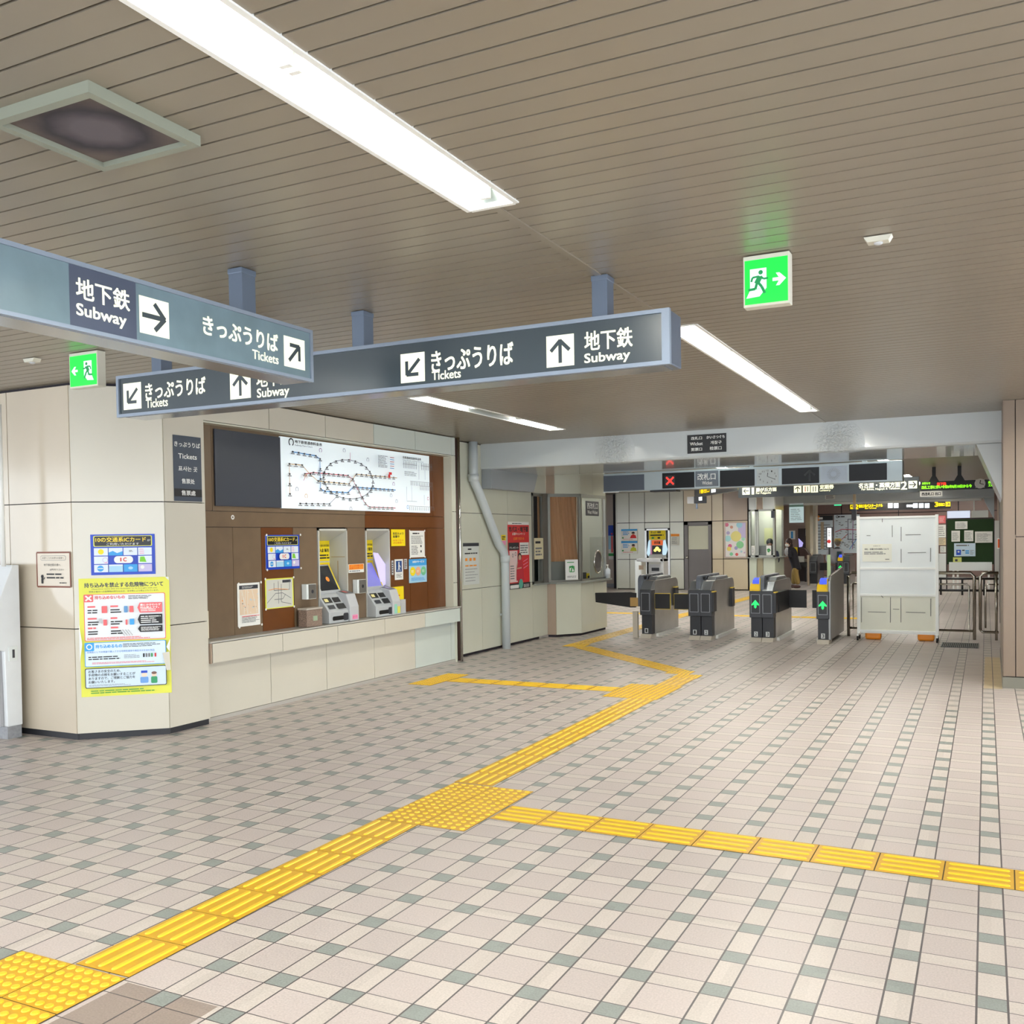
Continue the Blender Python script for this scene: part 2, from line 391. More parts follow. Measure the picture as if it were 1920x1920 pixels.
mb.box(-6.36, -6.325, 6.44, 11.0, 0, .035, mat('pale_kerb', (176, 172, 164), .5))
mb.build('baseboard_left', kind='structure')

mb = MB()
ye = [6.44, 7.352, 8.24, 9.128, 10.01, 10.89, 10.99]
hdr = lambda i, j: (cream, cream, cream, cream3, cream3, cream3)[i]
panels(mb, 0, -6.28, ye, [2.715, CZ-.01], .03, hdr)
panels(mb, 0, -6.28, [10.89, 10.99], [.73, 1.05, 1.98, 2.715], .03, cream2)
mb.box(-6.40, -6.283, 10.885, 10.892, .73, 2.715, cream2)        # reveal at the right end of the recess
mb.box(-6.42, -6.283, 6.44, 10.89, 2.70, 2.714, cream2)
mb.box(-6.42, -6.283, 6.44, 6.446, .73, 2.715, cream)
mb.build('wall_left', kind='structure'); mb = MB()
panels(mb, 0, -6.33, [6.44, 7.358, 8.245, 9.13, 10.01, 10.885, 10.99], [.035, .535], .03, lambda i, j: (cream, cream, cream, cream, cream3, cream3)[i])
mb.build('wall_left', kind='structure')

# the recessed brown panelling
mb = MB()
panels(mb, 0, -6.40, [6.45, 9.095, 10.885], [1.767, 1.915], .02, lambda i, j: (browna, brownb)[i], gap=.004)
panels(mb, 0, -6.40, [6.45, 6.69, 9.106, 10.602, 10.885], [1.915, 2.71], .02, lambda i, j: (browna, browna, brownb, brownb)[i], gap=.004)
panels(mb, 0, -6.40, [6.45, 6.945, 7.34, 7.82, 8.215], [.74, 1.767], .02, lambda i, j: (browna, browna, brownb, browna)[i], gap=.005)
panels(mb, 0, -6.40, [8.745, 9.09], [.74, 1.767], .02, browna, gap=.004)
panels(mb, 0, -6.40, [9.59, 10.03, 10.44, 10.885], [.74, 1.767], .02, brownb, gap=.005)
mb.box(-6.9, -6.88, 6.44, 10.9, .7, 2.8, joint)
mb.build('wall_left', kind='structure')

# ---- corner strip with conduits, then the enamel wall running to the window of the wicket office
mb = MB(); XB = -6.46
ue = [11.30, 12.0, 12.85, 13.69, 14.25]
panels(mb, 0, XB, ue, [.04, .925, 1.98, CZ-.01], .03, lambda i, j: cream2 if i < 3 else None)
panels(mb, 0, XB, [13.69, 14.25], [.04, .885], .03, cream2); panels(mb, 0, XB, [13.69, 14.25], [2.33, CZ-.01], .03, cream2)
mb.box(-6.52, -6.30, 10.992, 11.0, 0, CZ, cream2); mb.box(-6.52, -6.50, 11.0, 14.0, 0, CZ, joint); mb.box(-6.47, -6.465, 11.0, 11.3, 0, CZ, cream2)
for (A, B, m) in (((-6.46, 14.25), (-6.31, 14.27), tanw), ((-6.31, 14.27), (-6.03, 14.66), cream2), ((-6.03, 14.66), (-6.02, 15.2), cream2), ((-6.02, 15.2), (-6.015, 15.8), cream2)):
    A = Vector((*A, 0)); B = Vector((*B, 0)); t = (B-A); n = Vector((t.y, -t.x, 0)).normalized(); t2 = t.normalized()*(t.length-.008)
    mb.obox(A - n*.045, t, n*.012, Vector((0, 0, .88)), joint); mb.obox(A - n*.045 + Vector((0, 0, 2.34)), t, n*.012, Vector((0, 0, CZ-2.34)), joint); mb.obox(A - n*.03 + Vector((0, 0, .04)), t2, n*.03, Vector((0, 0, .845)), m); mb.obox(A - n*.03 + Vector((0, 0, 2.335)), t2, n*.03, Vector((0, 0, CZ-2.34)), m)
mb.box(-6.5, -6.045, 15.77, 15.8, .04, .885, cream2); mb.box(-6.5, -6.045, 15.77, 15.8, 2.335, CZ, cream2)
mb.build('wall_left', kind='structure')

# ---- the painted beams and their haunches
def crinkle():
    m = beam_m.copy(); m.name = 'grey_gloss_paint_crinkled'; nt = m.node_tree; p = nt.nodes['Principled BSDF']; L = nt.links
    g = nt.nodes.new('ShaderNodeNewGeometry'); acc = None
    for c in (at(1150, 846, 1, 12.03), at(1572, 832, 1, 12.03)):
        mp = nt.nodes.new('ShaderNodeMapping'); mp.inputs['Location'].default_value = tuple(-c); L.new(g.outputs['Position'], mp.inputs[0])
        ln = nt.nodes.new('ShaderNodeVectorMath'); ln.operation = 'LENGTH'; L.new(mp.outputs[0], ln.inputs[0])
        mr = nt.nodes.new('ShaderNodeMapRange'); mr.inputs[1].default_value = .12; mr.inputs[2].default_value = .30; mr.inputs[3].default_value = 1; mr.inputs[4].default_value = 0; L.new(ln.outputs['Value'], mr.inputs[0])
        if acc is None: acc = mr.outputs[0]
        else: mx = nt.nodes.new('ShaderNodeMath'); mx.operation = 'MAXIMUM'; L.new(acc, mx.inputs[0]); L.new(mr.outputs[0], mx.inputs[1]); acc = mx.outputs[0]
    v = nt.nodes.new('ShaderNodeTexNoise'); v.inputs['Scale'].default_value = 34; v.inputs['Detail'].default_value = 4; L.new(g.outputs['Position'], v.inputs['Vector'])
    mu = nt.nodes.new('ShaderNodeMath'); mu.operation = 'MULTIPLY'; L.new(v.outputs['Fac'], mu.inputs[0]); L.new(acc, mu.inputs[1])
    b = nt.nodes.new('ShaderNodeBump'); b.inputs['Strength'].default_value = 1; b.inputs['Distance'].default_value = .05; L.new(mu.outputs[0], b.inputs['Height'])
    L.new(b.outputs[0], p.inputs['Normal']); p.inputs['Coat Weight'].default_value = .6; p.inputs['Coat Roughness'].default_value = .06; L.new(b.outputs[0], p.inputs['Coat Normal']); return m
def beam(nm, y0, y1, hx, xl=-6.46, xr=.125):
    mb = MB(); r = .035
    prof = [(y0, CZ+.13), (y0, 2.6+r), (y0+r*.3, 2.6+r*.3), (y0+r, 2.6), (y1-r, 2.6), (y1, 2.6+r), (y1, CZ+.13)]
    mb.prism(prof, 0, xl, xr, crinkle() if y0 < 20 else beam_m); mb.build(nm, kind='structure')
    mb = MB(); mb.prism([(hx, 2.6), (xr, 2.6), (xr, 1.97)], 1, y0+.02, y1-.02, beam_m); mb.build(nm, kind='structure')
beam('trim_2', 12.03, 13.86, -.13)
beam('trim_3', 31.6, 33.2, -.16, xl=-9)
mb = MB(); mb.prism([(12.04, 2.6), (12.04, 2.33), (13.45, 2.33), (13.6, 2.6)], 0, -6.455, -6.30, mat('grey_duct', (150, 156, 160), .3)); mb.build('trim_4', kind='structure')

# ---- pillar at the right and the brown walls beyond
mb = MB()
panels(mb, 1, 11.09, [.125, .238, 1.1, 1.9], [.12, 1.56, CZ], .03, lambda i, j: pillar_m if i else pillar_m, gap=.008)
mb.box(.125, .24, 11.085, 11.095, 1.54, 1.58, pillar_m)
mb.box(.122, .15, 11.10, 13.9, .12, CZ, pillar_m); mb.box(.15, 1.9, 11.14, 13.9, 0, CZ, joint)
mb.build('wall_right', kind='structure')
mb = MB(); mb.box(.118, 1.9, 11.082, 11.12, 0, .115, mat('green_grey_skirting', (112, 110, 98), .5)); mb.box(.118, .14, 11.1, 13.9, 0, .115, MATS['green_grey_skirting']); mb.build('baseboard_right', kind='structure')
mb = MB(); mb.box(.24, .3, 18.9, 46, 0, CZ, pillar_m); mb.box(1.85, 1.9, 13.9, 18.9, 0, CZ, pillar_m); mb.box(.3, 1.9, 18.9, 18.95, 0, CZ, pillar_m)
mb.build('wall_right', kind='structure')
mb = MB(); x0, x1, z0, z1 = onY(18.9, 1874, 960, 1880.5, 1170); mb.box(.16, .24, 18.9, 19.2, 0, 2.2, mat('slate_panel', (66, 70, 80), .5)); mb.build('trim_5', kind='structure')

# far wall with the door, panelled
YF = 28.0
def fx(px, Y=YF, py=1000): return at(px, py, 1, Y).x
def fz(py, Y=YF, px=1250): return at(px, py, 1, Y).z
mb = MB()
xe = [fx(p) for p in (1156.5, 1180, 1209, 1256, 1282, 1335, 1356, 1402)]
zz = [.02, fz(1048.5), fz(979), CZ+.14]
def fm(i, j):
    if i == 4: return warm if j == 2 else None
    if i == 2: return cream2 if j == 2 else None
    return (cream2, cream2, None, cream2, None, warm, warm if j != 2 else tanw)[i]
panels(mb, 1, YF, xe, zz, .04, fm, gap=.018)
zt = fz(990); mb.box(xe[2]+.01, xe[3]-.01, YF, YF+.04, zt, zz[2]-.015, cream2)
mb.box(xe[0]-.3, xe[-1], YF+.5, YF+.55, 0, CZ+.2, joint)
mb.box(-16, xe[0]-.02, YF+1.0, YF+1.05, 0, CZ+.1, tanw)
mb.box(xe[0]-.03, xe[0], YF, YF+1.0, 0, CZ+.1, cream2)
mb.build('wall_back', kind='structure')
mb = MB(); mb.box(-16, xe[0]-.02, YF+.97, YF+1.0, 0, .12, greyd); mb.build('baseboard_back', kind='structure')
# farthest wall behind the second row of gates
YW = 38.0
mb = MB(); xe2 = [-9, -7, -5, -3, -1, .25]; panels(mb, 1, YW, xe2, [0, 2.35, CZ+.1], .04, lambda i, j: mat('mauve_brown', (128, 104, 96), .4), gap=.03); mb.build('wall_back', kind='structure')
mb = MB(); x0, x1, _, _ = onY(34, 1510, 950, 1519, 1090); mb.box(x0, x1, 34, 34.6, 0, CZ, warm); mb.build('wall_back', kind='structure')
mb = MB(); mb.box(-8.4, x0, 33.955, 34.0, 0, CZ, mat('mauve_brown2', (140, 118, 108), .4)); mb.build('wall_back', kind='structure')
# side wall of the long passage on the far left, closing the view
mb = MB(); mb.box(-16.05, -16, 14, 30, 0, CZ+.1, tanw); mb.build('wall_left', kind='structure')

# ================================================================== STRIP LIGHTS
tube_m = mat('lit_tube', (255, 252, 244), .4, emit=76, ecol=(255, 250, 238))
tube_m2 = mat('lit_tube_hall', (255, 252, 244), .4, emit=58, ecol=(255, 250, 240))
refl = mat('reflector_white', (160, 168, 167), .4); orf = mat('reflector_amber', (150, 104, 50), .4)
def strip(i, x0, x1, y0, y1, label, warmends=False, gaps=()):
    t = T('strip_light', label, 'ceiling light', ((x0+x1)/2, (y0+y1)/2, CZ), 'recessed fluorescent strip lights')
    mb = MB(); e = .012; zc = CZ+.085
    for a, b in ((x0-.008, x0+e), (x1-e, x1+.008)): mb.box(a, b, y0, y1, CZ-.006, CZ+.02, white)
    for a, b in ((y0-.01, y0+e), (y1-e, y1+.01)): mb.box(x0+e, x1-e, a, b, CZ-.006, CZ+.02, white)
    mb.build('frame', t)
    if i == 1:
        for ya, yb2 in ((y0+.08, y0+.95), (y1-1.15, y1-.08)):
            mb = MB(); mb.face([(x0+e+.001, ya, CZ), (x0+e+.001, yb2, CZ), (x0+.0355+e, yb2, CZ+.082), (x0+.0355+e, ya, CZ+.082)][::-1], orf); mb.build('amber_reflector', t, 'amber stained reflector end')
    mb = MB(); s = .035
    mb.face([(x0+e, y0, CZ), (x0+e, y1, CZ), (x0+s+e, y1, zc), (x0+s+e, y0, zc)][::-1], refl)
    mb.face([(x1-e, y0, CZ), (x1-e, y1, CZ), (x1-s-e, y1, zc), (x1-s-e, y0, zc)], refl)
    mb.box(x0+s, x1-s, y0, y1, zc, zc+.02, refl)
    mb.face([(x0, y0, CZ), (x1, y0, CZ), (x1-s, y0+s*2, zc), (x0+s, y0+s*2, zc)][::-1], refl); mb.face([(x0, y1, CZ), (x1, y1, CZ), (x1-s, y1-s*2, zc), (x0+s, y1-s*2, zc)], refl)
    mb.build('reflector', t)
    n = max(1, round((y1-y0)/1.24)); L = (y1-y0-.08)/n; xm = (x0+x1)/2
    for k in range(n):
        a = y0+.04+k*L+.035; b = a+L-.07
        if k not in gaps:
            mb = MB(); mb.tube([(xm, a, CZ+.035), (xm, b, CZ+.035)], .016, tube_m2 if y0 > 14 else tube_m, 10); mb.build('tube', t)
        for q in (a-.022, b+.004):
            mb = MB(); mb.box(xm-.02, xm+.02, q, q+.018, CZ+.012, zc, white); mb.build('lamp_holder', t)
    return t
LBL = ['long recessed strip light crossing the upper left of the ceiling, nearest one',
       'recessed strip light right of the hanging signs, running to the grey beam',
       'recessed strip light with one dead tube, above the ticket wall and left of the beam',
       'recessed strip light above the left side of the hall', 'recessed strip light over the right side of the hall, near the viewer',
       'recessed strip light over the right side of the hall, near the pillar',
       'strip light just past the wicket gates, over the right-hand lanes', 'strip light just past the wicket gates, over the left-hand lanes',
       'strip light over the passage left of the wicket office', 'strip light over the far right of the platform hall',
       'strip light over the middle of the platform hall', 'strip light behind the second row of gates', 'strip light inside the far ticket office', 'strip light at the far right behind the notice board',
       'added unseen strip light just behind the beam over the whiteboard', 'added unseen strip light just behind the beam over the middle gates']
for i, l in enumerate(LIGHTS): strip(i, *l, LBL[i], gaps=(1,) if i == 2 else ())

# ================================================================== HANGING SIGNS
cream_lit = mat('lit_cream', (200, 200, 170), .5, emit=.44, ecol=(252, 254, 216))
sign_face = mat('sign_face_slate', (62, 72, 78), .25); sign_face2 = mat('sign_face_glare', (112, 134, 144), .3, noise=(5, .18)); sign_patch = mat('sign_patch_slate', (70, 78, 98), .35)  # sign_face2: bluish daylight glare painted into the panel colour
sign_body = mat('sign_housing_bluegrey', (104, 116, 134), .3, metal=.4); sign_edge = mat('sign_frame_pale', (138, 150, 166), .45, metal=.2)
sign_under = mat('sign_underside', (158, 160, 162), .2, metal=.6)
def hanger(x, y, z1, par):
    mb = MB(); mb.box(x-.042, x+.042, y-.05, y+.05, z1, CZ-.004, sign_body); mb.box(x-.045, x+.045, y-.053, y+.053, CZ-.03, CZ-.002, sign_body); mb.build('hanger_post', par, bevel=.004)
ZB, ZT = 2.462, 2.735
# sign across the hall
t = T('directional_sign', 'long dark hanging sign across the hall with two ticket and two subway directions', 'sign', (-3.3, 4.67, ZB), 'hanging direction signs')
mb = MB(); mb.box(-5.18, -1.40, 4.585, 4.78, ZB+.005, ZT-.002, sign_body); mb.build('housing', t, bevel=.006)
mb = MB(); mb.box(-5.14, -1.44, 4.60, 4.765, ZB, ZB+.006, sign_under); mb.build('underside', t)
fr = MB()
for a in ((-5.185, -1.395, ZB, ZB+.02), (-5.185, -1.395, ZT-.02, ZT), (-5.185, -5.165, ZB+.02, ZT-.02), (-1.435, -1.395, ZB+.02, ZT-.02)): fr.box(a[0], a[1], 4.562, 4.59, a[2], a[3], sign_edge)
fr.build('frame', t)
a = Art((-5.165, 4.574, ZB+.02), Xv, Zv, dz=.0006); fm_ = MB(); fm_.box(-5.165, -1.435, 4.574, 4.60, ZB+.02, ZT-.02, sign_face); fm_.build('face_panel', t)
o3 = lambda x, y: (640+x/2.909, 480+y/2.909); o1 = lambda x, y: (x/3, 400+y/3)
def plate(a, p0, p1, ang, par, r=.85):
    u0, v1 = a.loc(*p0); u1, v0 = a.loc(*p1); b = Art(a.O, a.U, a.V, a.dz); b.k = 2
    b.rect(u0, v0, u1, v1, cream_lit); s_ = min(u1-u0, v1-v0)/2
    b.arrow((u0+u1)/2, (v0+v1)/2, s_*r, ang, sign_face, .3); b.build('arrow_plate', par)
def word(a, st, p0, p1, m, par, bold=.0016, name='lettering'):
    b = Art(a.O, a.U, a.V, a.dz); b.k = 3; u0, v1 = b.loc(*p0); u1, v0 = b.loc(*p1); b.text(st, u0, v0, u1, v1, m, bold); b.build(name, par)
def plate3(a, p0, p1, ang, par, f):
    plate(a, f(*p0), f(*p1), ang, par)
plate(a, o3(323, 537), o3(457, 682), 225, t); word(a, 'きっぷうりば', o3(492, 520), o3(938, 588), cream_lit, t, .0024); word(a, 'Tickets', o3(495, 632), o3(652, 662), cream_lit, t, .0012)
plate(a, o3(1118, 440), o3(1271, 595), 0, t); word(a, '地下鉄', o3(1327, 415), o3(1588, 492), cream_lit, t, .0018); word(a, 'Subway', o3(1327, 535), o3(1575, 575), cream_lit, t, .0016)
plate(a, o1(693, 960), o1(797, 1097), 225, t); word(a, 'きっぷうりば', o1(818, 958), o1(1157, 1012), cream_lit, t, .0024); word(a, 'Tickets', o1(822, 1048), o1(945, 1083), cream_lit, t, .0012)
plate(a, o1(1293, 895), o1(1412, 1037), 0, t); word(a, '地下鉄', o1(1443, 884), o1(1640, 960), cream_lit, t, .0018); word(a, 'Subway', o1(1447, 988), o1(1628, 1035), cream_lit, t, .0016)
hanger(-3.29, 4.69, ZT, t); hanger(-1.78, 4.67, ZT, t); hanger(-4.9, 4.69, ZT, t)
# sign along the hall, nearer
t = T('directional_sign', 'pale glare-tinted hanging sign at the upper left, reading Subway and Tickets', 'sign', (-3.3, 2.8, ZB), 'hanging direction signs')
mb = MB(); mb.box(-3.39, -3.215, .6, 4.10, ZB+.005, ZT-.002, sign_body); mb.build('housing', t, bevel=.006)
mb = MB(); mb.box(-3.375, -3.225, .62, 4.08, ZB-.002, ZB+.006, sign_under); mb.build('underside', t)
fr = MB()
for b_ in ((.6, 4.105, ZB, ZB+.016), (.6, 4.105, ZT-.018, ZT), (4.085, 4.105, ZB+.016, ZT-.018), (.6, .62, ZB+.016, ZT-.018)): fr.box(-3.225, -3.198, b_[0], b_[1], b_[2], b_[3], sign_edge)
fr.build('frame', t)
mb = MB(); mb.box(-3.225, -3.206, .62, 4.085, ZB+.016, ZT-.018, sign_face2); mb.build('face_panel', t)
a = Art((-3.206, .62, ZB+.02), Yv, Zv, dz=.0006)
b = Art(a.O, a.U, a.V, a.dz); u0, v1 = a.loc(*o1(385, 278)); u1, v0 = a.loc(*o1(770, 716)); b.rect(u0, v0, u1, v1, sign_patch); b.build('patch_panel', t, 'darker slate blue patch')
word(a, '地下鉄', o1(425, 356), o1(728, 552), cream_lit, t, .0018); word(a, 'Subway', o1(428, 503), o1(710, 655), cream_lit, t, .0016)
plate(a, o1(780, 458), o1(952, 708), 90, t, .9)
word(a, 'きっぷうりば', o1(1140, 570), o1(1562, 782), cream_lit, t, .0024); word(a, 'Tickets', o1(1418, 765), o1(1565, 850), cream_lit, t, .001)
plate(a, o1(1594, 685), o1(1715, 885), 45, t, .85)
hanger(-3.285, 3.67, ZT, t); hanger(-3.285, 1.3, ZT, t)

# green exit signs
exg = mat('lit_exit_green', (0, 120, 40), .4, emit=.52, ecol=(0, 244, 66)); exw = mat('lit_exit_white', (200, 220, 214), .4, emit=.36, ecol=(222, 255, 248)); exm = mat('exit_pictogram_green', (0, 110, 60), .4, emit=.12, ecol=(0, 220, 110))
ivory = mat('ivory_plastic', (214, 212, 196), .4)
def runner(a, u, v, s, flip=1):
    q = lambda x, y: (u+flip*x*s, v+y*s)
    a.poly([q(-.5, -.55), q(-.5, .62), q(.45, .62), q(.45, -.55)][::flip], exw)
    a.poly([q(-.72, -1.05), q(-.5, -.6), q(.45, -.55), q(.05, -1.0)][::flip], exw)
    a.disc(*q(.12, .38), .13*s, exm, 14)
    for pts, t in (([(.1, .15), (-.12, -.25)], .30), ([(-.05, .15), (-.35, .12), (-.42, -.12)], .11), ([(.12, .15), (.28, -.02), (.55, 0)], .11), ([(-.1, -.25), (-.18, -.55), (-.6, -.58)], .15), ([(-.02, -.2), (.18, -.45), (.36, -.85)], .15)):
        a.line([q(*p) for p in pts], t*s, exm)
def exit_sign(label, x0, x1, ang, flip):
    t = T('exit_sign', label, 'exit sign', ((x0+x1)/2, 4.70, 2.712), 'green emergency exit signs')
    mb = MB(); mb.box(x0, x1, 4.665, 4.735, 2.712, CZ-.004, ivory); mb.build('housing', t, bevel=.004)
    a = Art((x0, 4.6645, 2.712), Xv, Zv, dz=.0006); W = x1-x0; a.rect(.008, .012, W-.008, .222, exg)
    fl = flip; a.build('lit_face', t); b = Art(a.O, a.U, a.V, a.dz); b.k = 3
    runner(b, W*(.34 if fl > 0 else .66), .128, .082, 1 if fl > 0 else -1); b.build('running_figure', t)
    b = Art(a.O, a.U, a.V, a.dz); b.k = 3; cx = W*(.78 if fl > 0 else .20)
    pt = [(-.9,-.2),(-.05,-.2),(-.45,-.75),(.05,-.75),(.95,0),(.05,.75),(-.45,.75),(-.05,.2),(-.9,.2)]
    pts = [(cx+fl*x*.034, .118+y*.040) for x, y in pt]; b.poly(pts if fl > 0 else pts[::-1], exw); b.build('arrow', t)
exit_sign('green exit sign with running figure and arrow pointing right, on the ceiling', -1.058, -.84, 90, 1)
exit_sign('green exit sign with arrow pointing left, above the chamfered column', -5.755, -5.475, -90, -1)
for x, l in ((-.447, 'small emergency lamp on the ceiling right of the green exit sign'), (-6.13, 'small emergency lamp on the ceiling left of the leftmost green exit sign')):
    t = T('emergency_lamp', l, 'ceiling lamp', (x, 4.66, CZ-.03), 'small ceiling emergency lamps')
    mb = MB(); mb.prism([(x-.06, CZ-.004), (x-.045, CZ-.028), (x+.045, CZ-.028), (x+.06, CZ-.004)], 1, 4.63, 4.69, ivory); mb.build('housing', t)
    mb = MB(); mb.sphere((x, 4.66, CZ-.03), .02, grey, (1, 1, .5)); mb.build('lens', t)
# ceiling vent, hanging slightly proud
t = T('ceiling_vent', 'square grey ceiling vent with a dark stained filter, upper left', 'ceiling vent', (-2.54, 2.2, CZ-.04))
vent_f = mat('vent_frame_sage', (136, 140, 126), .4); mb = MB(); X0, X1, Y0, Y1 = -2.77, -2.32, 1.97, 2.41
for b_ in ((X0, X0+.03, Y0, Y1), (X1-.03, X1, Y0, Y1), (X0+.03, X1-.03, Y0, Y0+.03), (X0+.03, X1-.03, Y1-.03, Y1)): mb.box(*b_, CZ-.035, CZ, vent_f)
mb.build('frame', t)
def stain_mat():
    m = bpy.data.materials.new('vent_filter'); m.use_nodes = True; nt = m.node_tree; p = nt.nodes['Principled BSDF']; p.inputs['Roughness'].default_value = .8
    g = nt.nodes.new('ShaderNodeNewGeometry'); mp = nt.nodes.new('ShaderNodeMapping'); mp.inputs['Location'].default_value = (-2.545*-1, -2.19, -CZ); nt.links.new(g.outputs['Position'], mp.inputs[0])
    nz = nt.nodes.new('ShaderNodeTexNoise'); nz.inputs['Scale'].default_value = 14; nt.links.new(g.outputs['Position'], nz.inputs['Vector'])
    ln = nt.nodes.new('ShaderNodeVectorMath'); ln.operation = 'LENGTH'; nt.links.new(mp.outputs[0], ln.inputs[0])
    ad = nt.nodes.new('ShaderNodeMath'); ad.operation = 'MULTIPLY_ADD'; nt.links.new(nz.outputs['Fac'], ad.inputs[0]); ad.inputs[1].default_value = .05; nt.links.new(ln.outputs['Value'], ad.inputs[2])
    cr = nt.nodes.new('ShaderNodeValToRGB'); e = cr.color_ramp.elements; e[0].position = .10; e[0].color = (lin(92), lin(86), lin(92), 1); e[1].position = .25; e[1].color = (lin(98), lin(88), lin(84), 1)
    n = cr.color_ramp.elements.new(.17); n.color = (lin(50), lin(46), lin(54), 1); nt.links.new(ad.outputs[0], cr.inputs[0]); nt.links.new(cr.outputs[0], p.inputs['Base Color']); return m
mb = MB(); mb.box(X0+.03, X1-.03, Y0+.03, Y1-.03, CZ-.018, CZ-.004, stain_mat()); mb.build('filter', t)

# ================================================================== POSTERS ON THE LEFT COLUMN
def chamf(u, z): return C1 + ct*u + Vector((0, 0, z)) + cn*.002
def ic_poster(a):
    W, H = a.w, a.h; a.rect(0, 0, W, H, mat('deep_blue_ink', (20, 66, 190), .4))
    a.rrect(W*.045, H*.70, W*.955, H*.965, H*.03, yelp); a.rrect(W*.06, H*.715, W*.94, H*.95, H*.025, black)
    a.text('10の交通系ICカード', W*.08, H*.81, W*.86, H*.93, mat('ink_gold', (250, 220, 60), .5), .0008*W/.5); a.text('が', W*.88, H*.82, W*.93, H*.87, white); a.text('ご利用いただけます', W*.25, H*.73, W*.75, H*.79, white)
    for r in range(3):
        for c in range(4):
            if r == 1 and c in (1, 2): continue
            x, y = W*(.05+.228*c), H*(.07+.205*(2-r)); w_, h_ = W*.215, H*.185
            a.rect(x, y, x+w_, y+h_, mat('poster_pale', (222, 232, 242), .5))
            k = r*4+c
            if k == 0: a.disc(x+w_*.5, y+h_*.5, h_*.36, yel)
            elif k == 1: a.poly([(x, y), (x+w_, y), (x+w_, y+h_*.55), (x+w_*.6, y+h_*.3), (x+w_*.3, y+h_*.6), (x, y+h_*.4)], sky)
            elif k == 2: a.scrib(x+w_*.4, y+h_*.4, x+w_*.7, y+h_*.7, 2, inkg)
            elif k == 3: a.scrib(x+w_*.1, y+h_*.1, x+w_*.5, y+h_*.9, 3, pink, .35)
            elif k == 4: a.ring(x+w_*.8, y+h_*.5, h_*.35, h_*.08, lav); a.rect(x+w_*.75, y+h_*.1, x+w_*.95, y+h_*.2, pink)
            elif k == 7: a.poly([(x+w_*.1, y+h_*.2), (x+w_*.6, y+h_*.15), (x+w_*.45, y+h_*.9), (x+w_*.15, y+h_*.9)], mat('lime_ink', (120, 200, 50), .5))
            elif k == 8: a.disc(x+w_*.45, y+h_*.5, h_*.4, sky); a.rect(x+w_*.25, y+h_*.45, x+w_*.65, y+h_*.55, white)
            elif k == 9: a.rect(x, y, x+w_, y+h_*.8, lsky)
            elif k == 10: a.rect(x, y, x+w_, y+h_, sky); a.disc(x+w_*.5, y+h_*.5, h_*.3, lsky, ry=h_*.2)
            elif k == 11: a.rect(x, y, x+w_, y+h_, lav); a.disc(x+w_*.3, y+h_*.6, h_*.25, white)
    a.rrect(W*.36, H*.285, W*.655, H*.46, H*.08, white); a.rect(W*.455, H*.33, W*.475, H*.42, red); a.ring(W*.535, H*.375, H*.05, H*.02, red, a0=45, a1=315)
a = sheet('poster', 'blue framed poster of payment card logos on the chamfered column, above the yellow notice', 'poster', chamf(.141, 1.367), ct, Zv, .503, .338, paper); ic_poster(a); a.fin()

a = sheet('poster', 'tall yellow notice on the chamfered column about dangerous items, its right edge torn', 'poster', chamf(.042, .356), ct, Zv, .708, .985, yelp, thick=.002)
W, H = a.w, a.h; inkn = mat('navy_ink', (40, 52, 78), .5); pal = mat('notice_white', (232, 236, 238), .5)
a.text('持ち込みを禁止する危険物について', W*.06, H*.922, W*.93, H*.962, inkn, .0012); a.text('Hazardous items that are forbidden to be brought with you', W*.14, H*.902, W*.86, H*.914, inkn); a.text('駅及び車内への危険物の持ち込みは、法令等により禁止されています。', W*.11, H*.88, W*.88, H*.894, inkn)
a.rrect(W*.05, H*.47, W*.95, H*.865, .012, salmon); a.rrect(W*.058, H*.475, W*.942, H*.86, .01, pal)
a.rrect(W*.05, H*.80, W*.155, H*.865, .008, salmon); a.line([(W*.07, H*.812), (W*.135, H*.853)], .013, white); a.line([(W*.07, H*.853), (W*.135, H*.812)], .013, white)
a.text('持ち込めないもの', W*.17, H*.822, W*.50, H*.852, salmon, .001); a.scrib(W*.54, H*.815, W*.80, H*.85, 3, ink, .4, 2)
for r, (y, s1, s2) in enumerate(((.70, 3, 4), (.60, 5, 6), (.52, 7, 8))):
    a.scrib(W*.09, H*(y+.05), W*.20, H*(y+.07), 1, salmon, .7, s1); a.scrib(W*.09, H*y, W*.23, H*(y+.04), 2, ink, .5, s2)
    a.scrib(W*.34, H*(y+.05), W*.44, H*(y+.07), 1, salmon, .7, s1+9); a.scrib(W*.34, H*y, W*.47, H*(y+.04), 2, ink, .5, s2+9)
a.rrect(W*.245, H*.705, W*.305, H*.765, .006, salmon); a.rrect(W*.49, H*.705, W*.53, H*.76, .006, mat('bottle_blue', (96, 150, 200), .5)); a.rrect(W*.55, H*.705, W*.595, H*.76, .006, salmon)
a.rect(W*.21, H*.62, W*.245, H*.66, grey); a.rrect(W*.26, H*.60, W*.30, H*.65, .004, salmon); a.rrect(W*.505, H*.60, W*.525, H*.645, .003, salmon); a.rrect(W*.55, H*.60, W*.60, H*.65, .004, sky)
for x in (.44, .47, .50, .53): a.line([(W*x, H*.56), (W*(x+.05), H*.51)], .003, inkg)
for y0, y1, m, tx in ((.70, .785, salmon, 1), (.60, .685, ink, 2), (.535, .59, ink, 3)):
    a.poly([(W*.64, H*(y0+y1)/2), (W*.665, H*y0), (W*.915, H*y0), (W*.915, H*y1), (W*.665, H*y1)][::1], m)
    if tx == 1: a.text('量にかかわらず\n持込禁止です。', W*.67, H*.735, W*.90, H*.775, white, .0006)
    a.scrib(W*.675, H*(y0+.008), W*.90, H*(y1-(.05 if tx == 1 else .01)), 2 if tx == 1 else 4, white, .45, 20+tx)
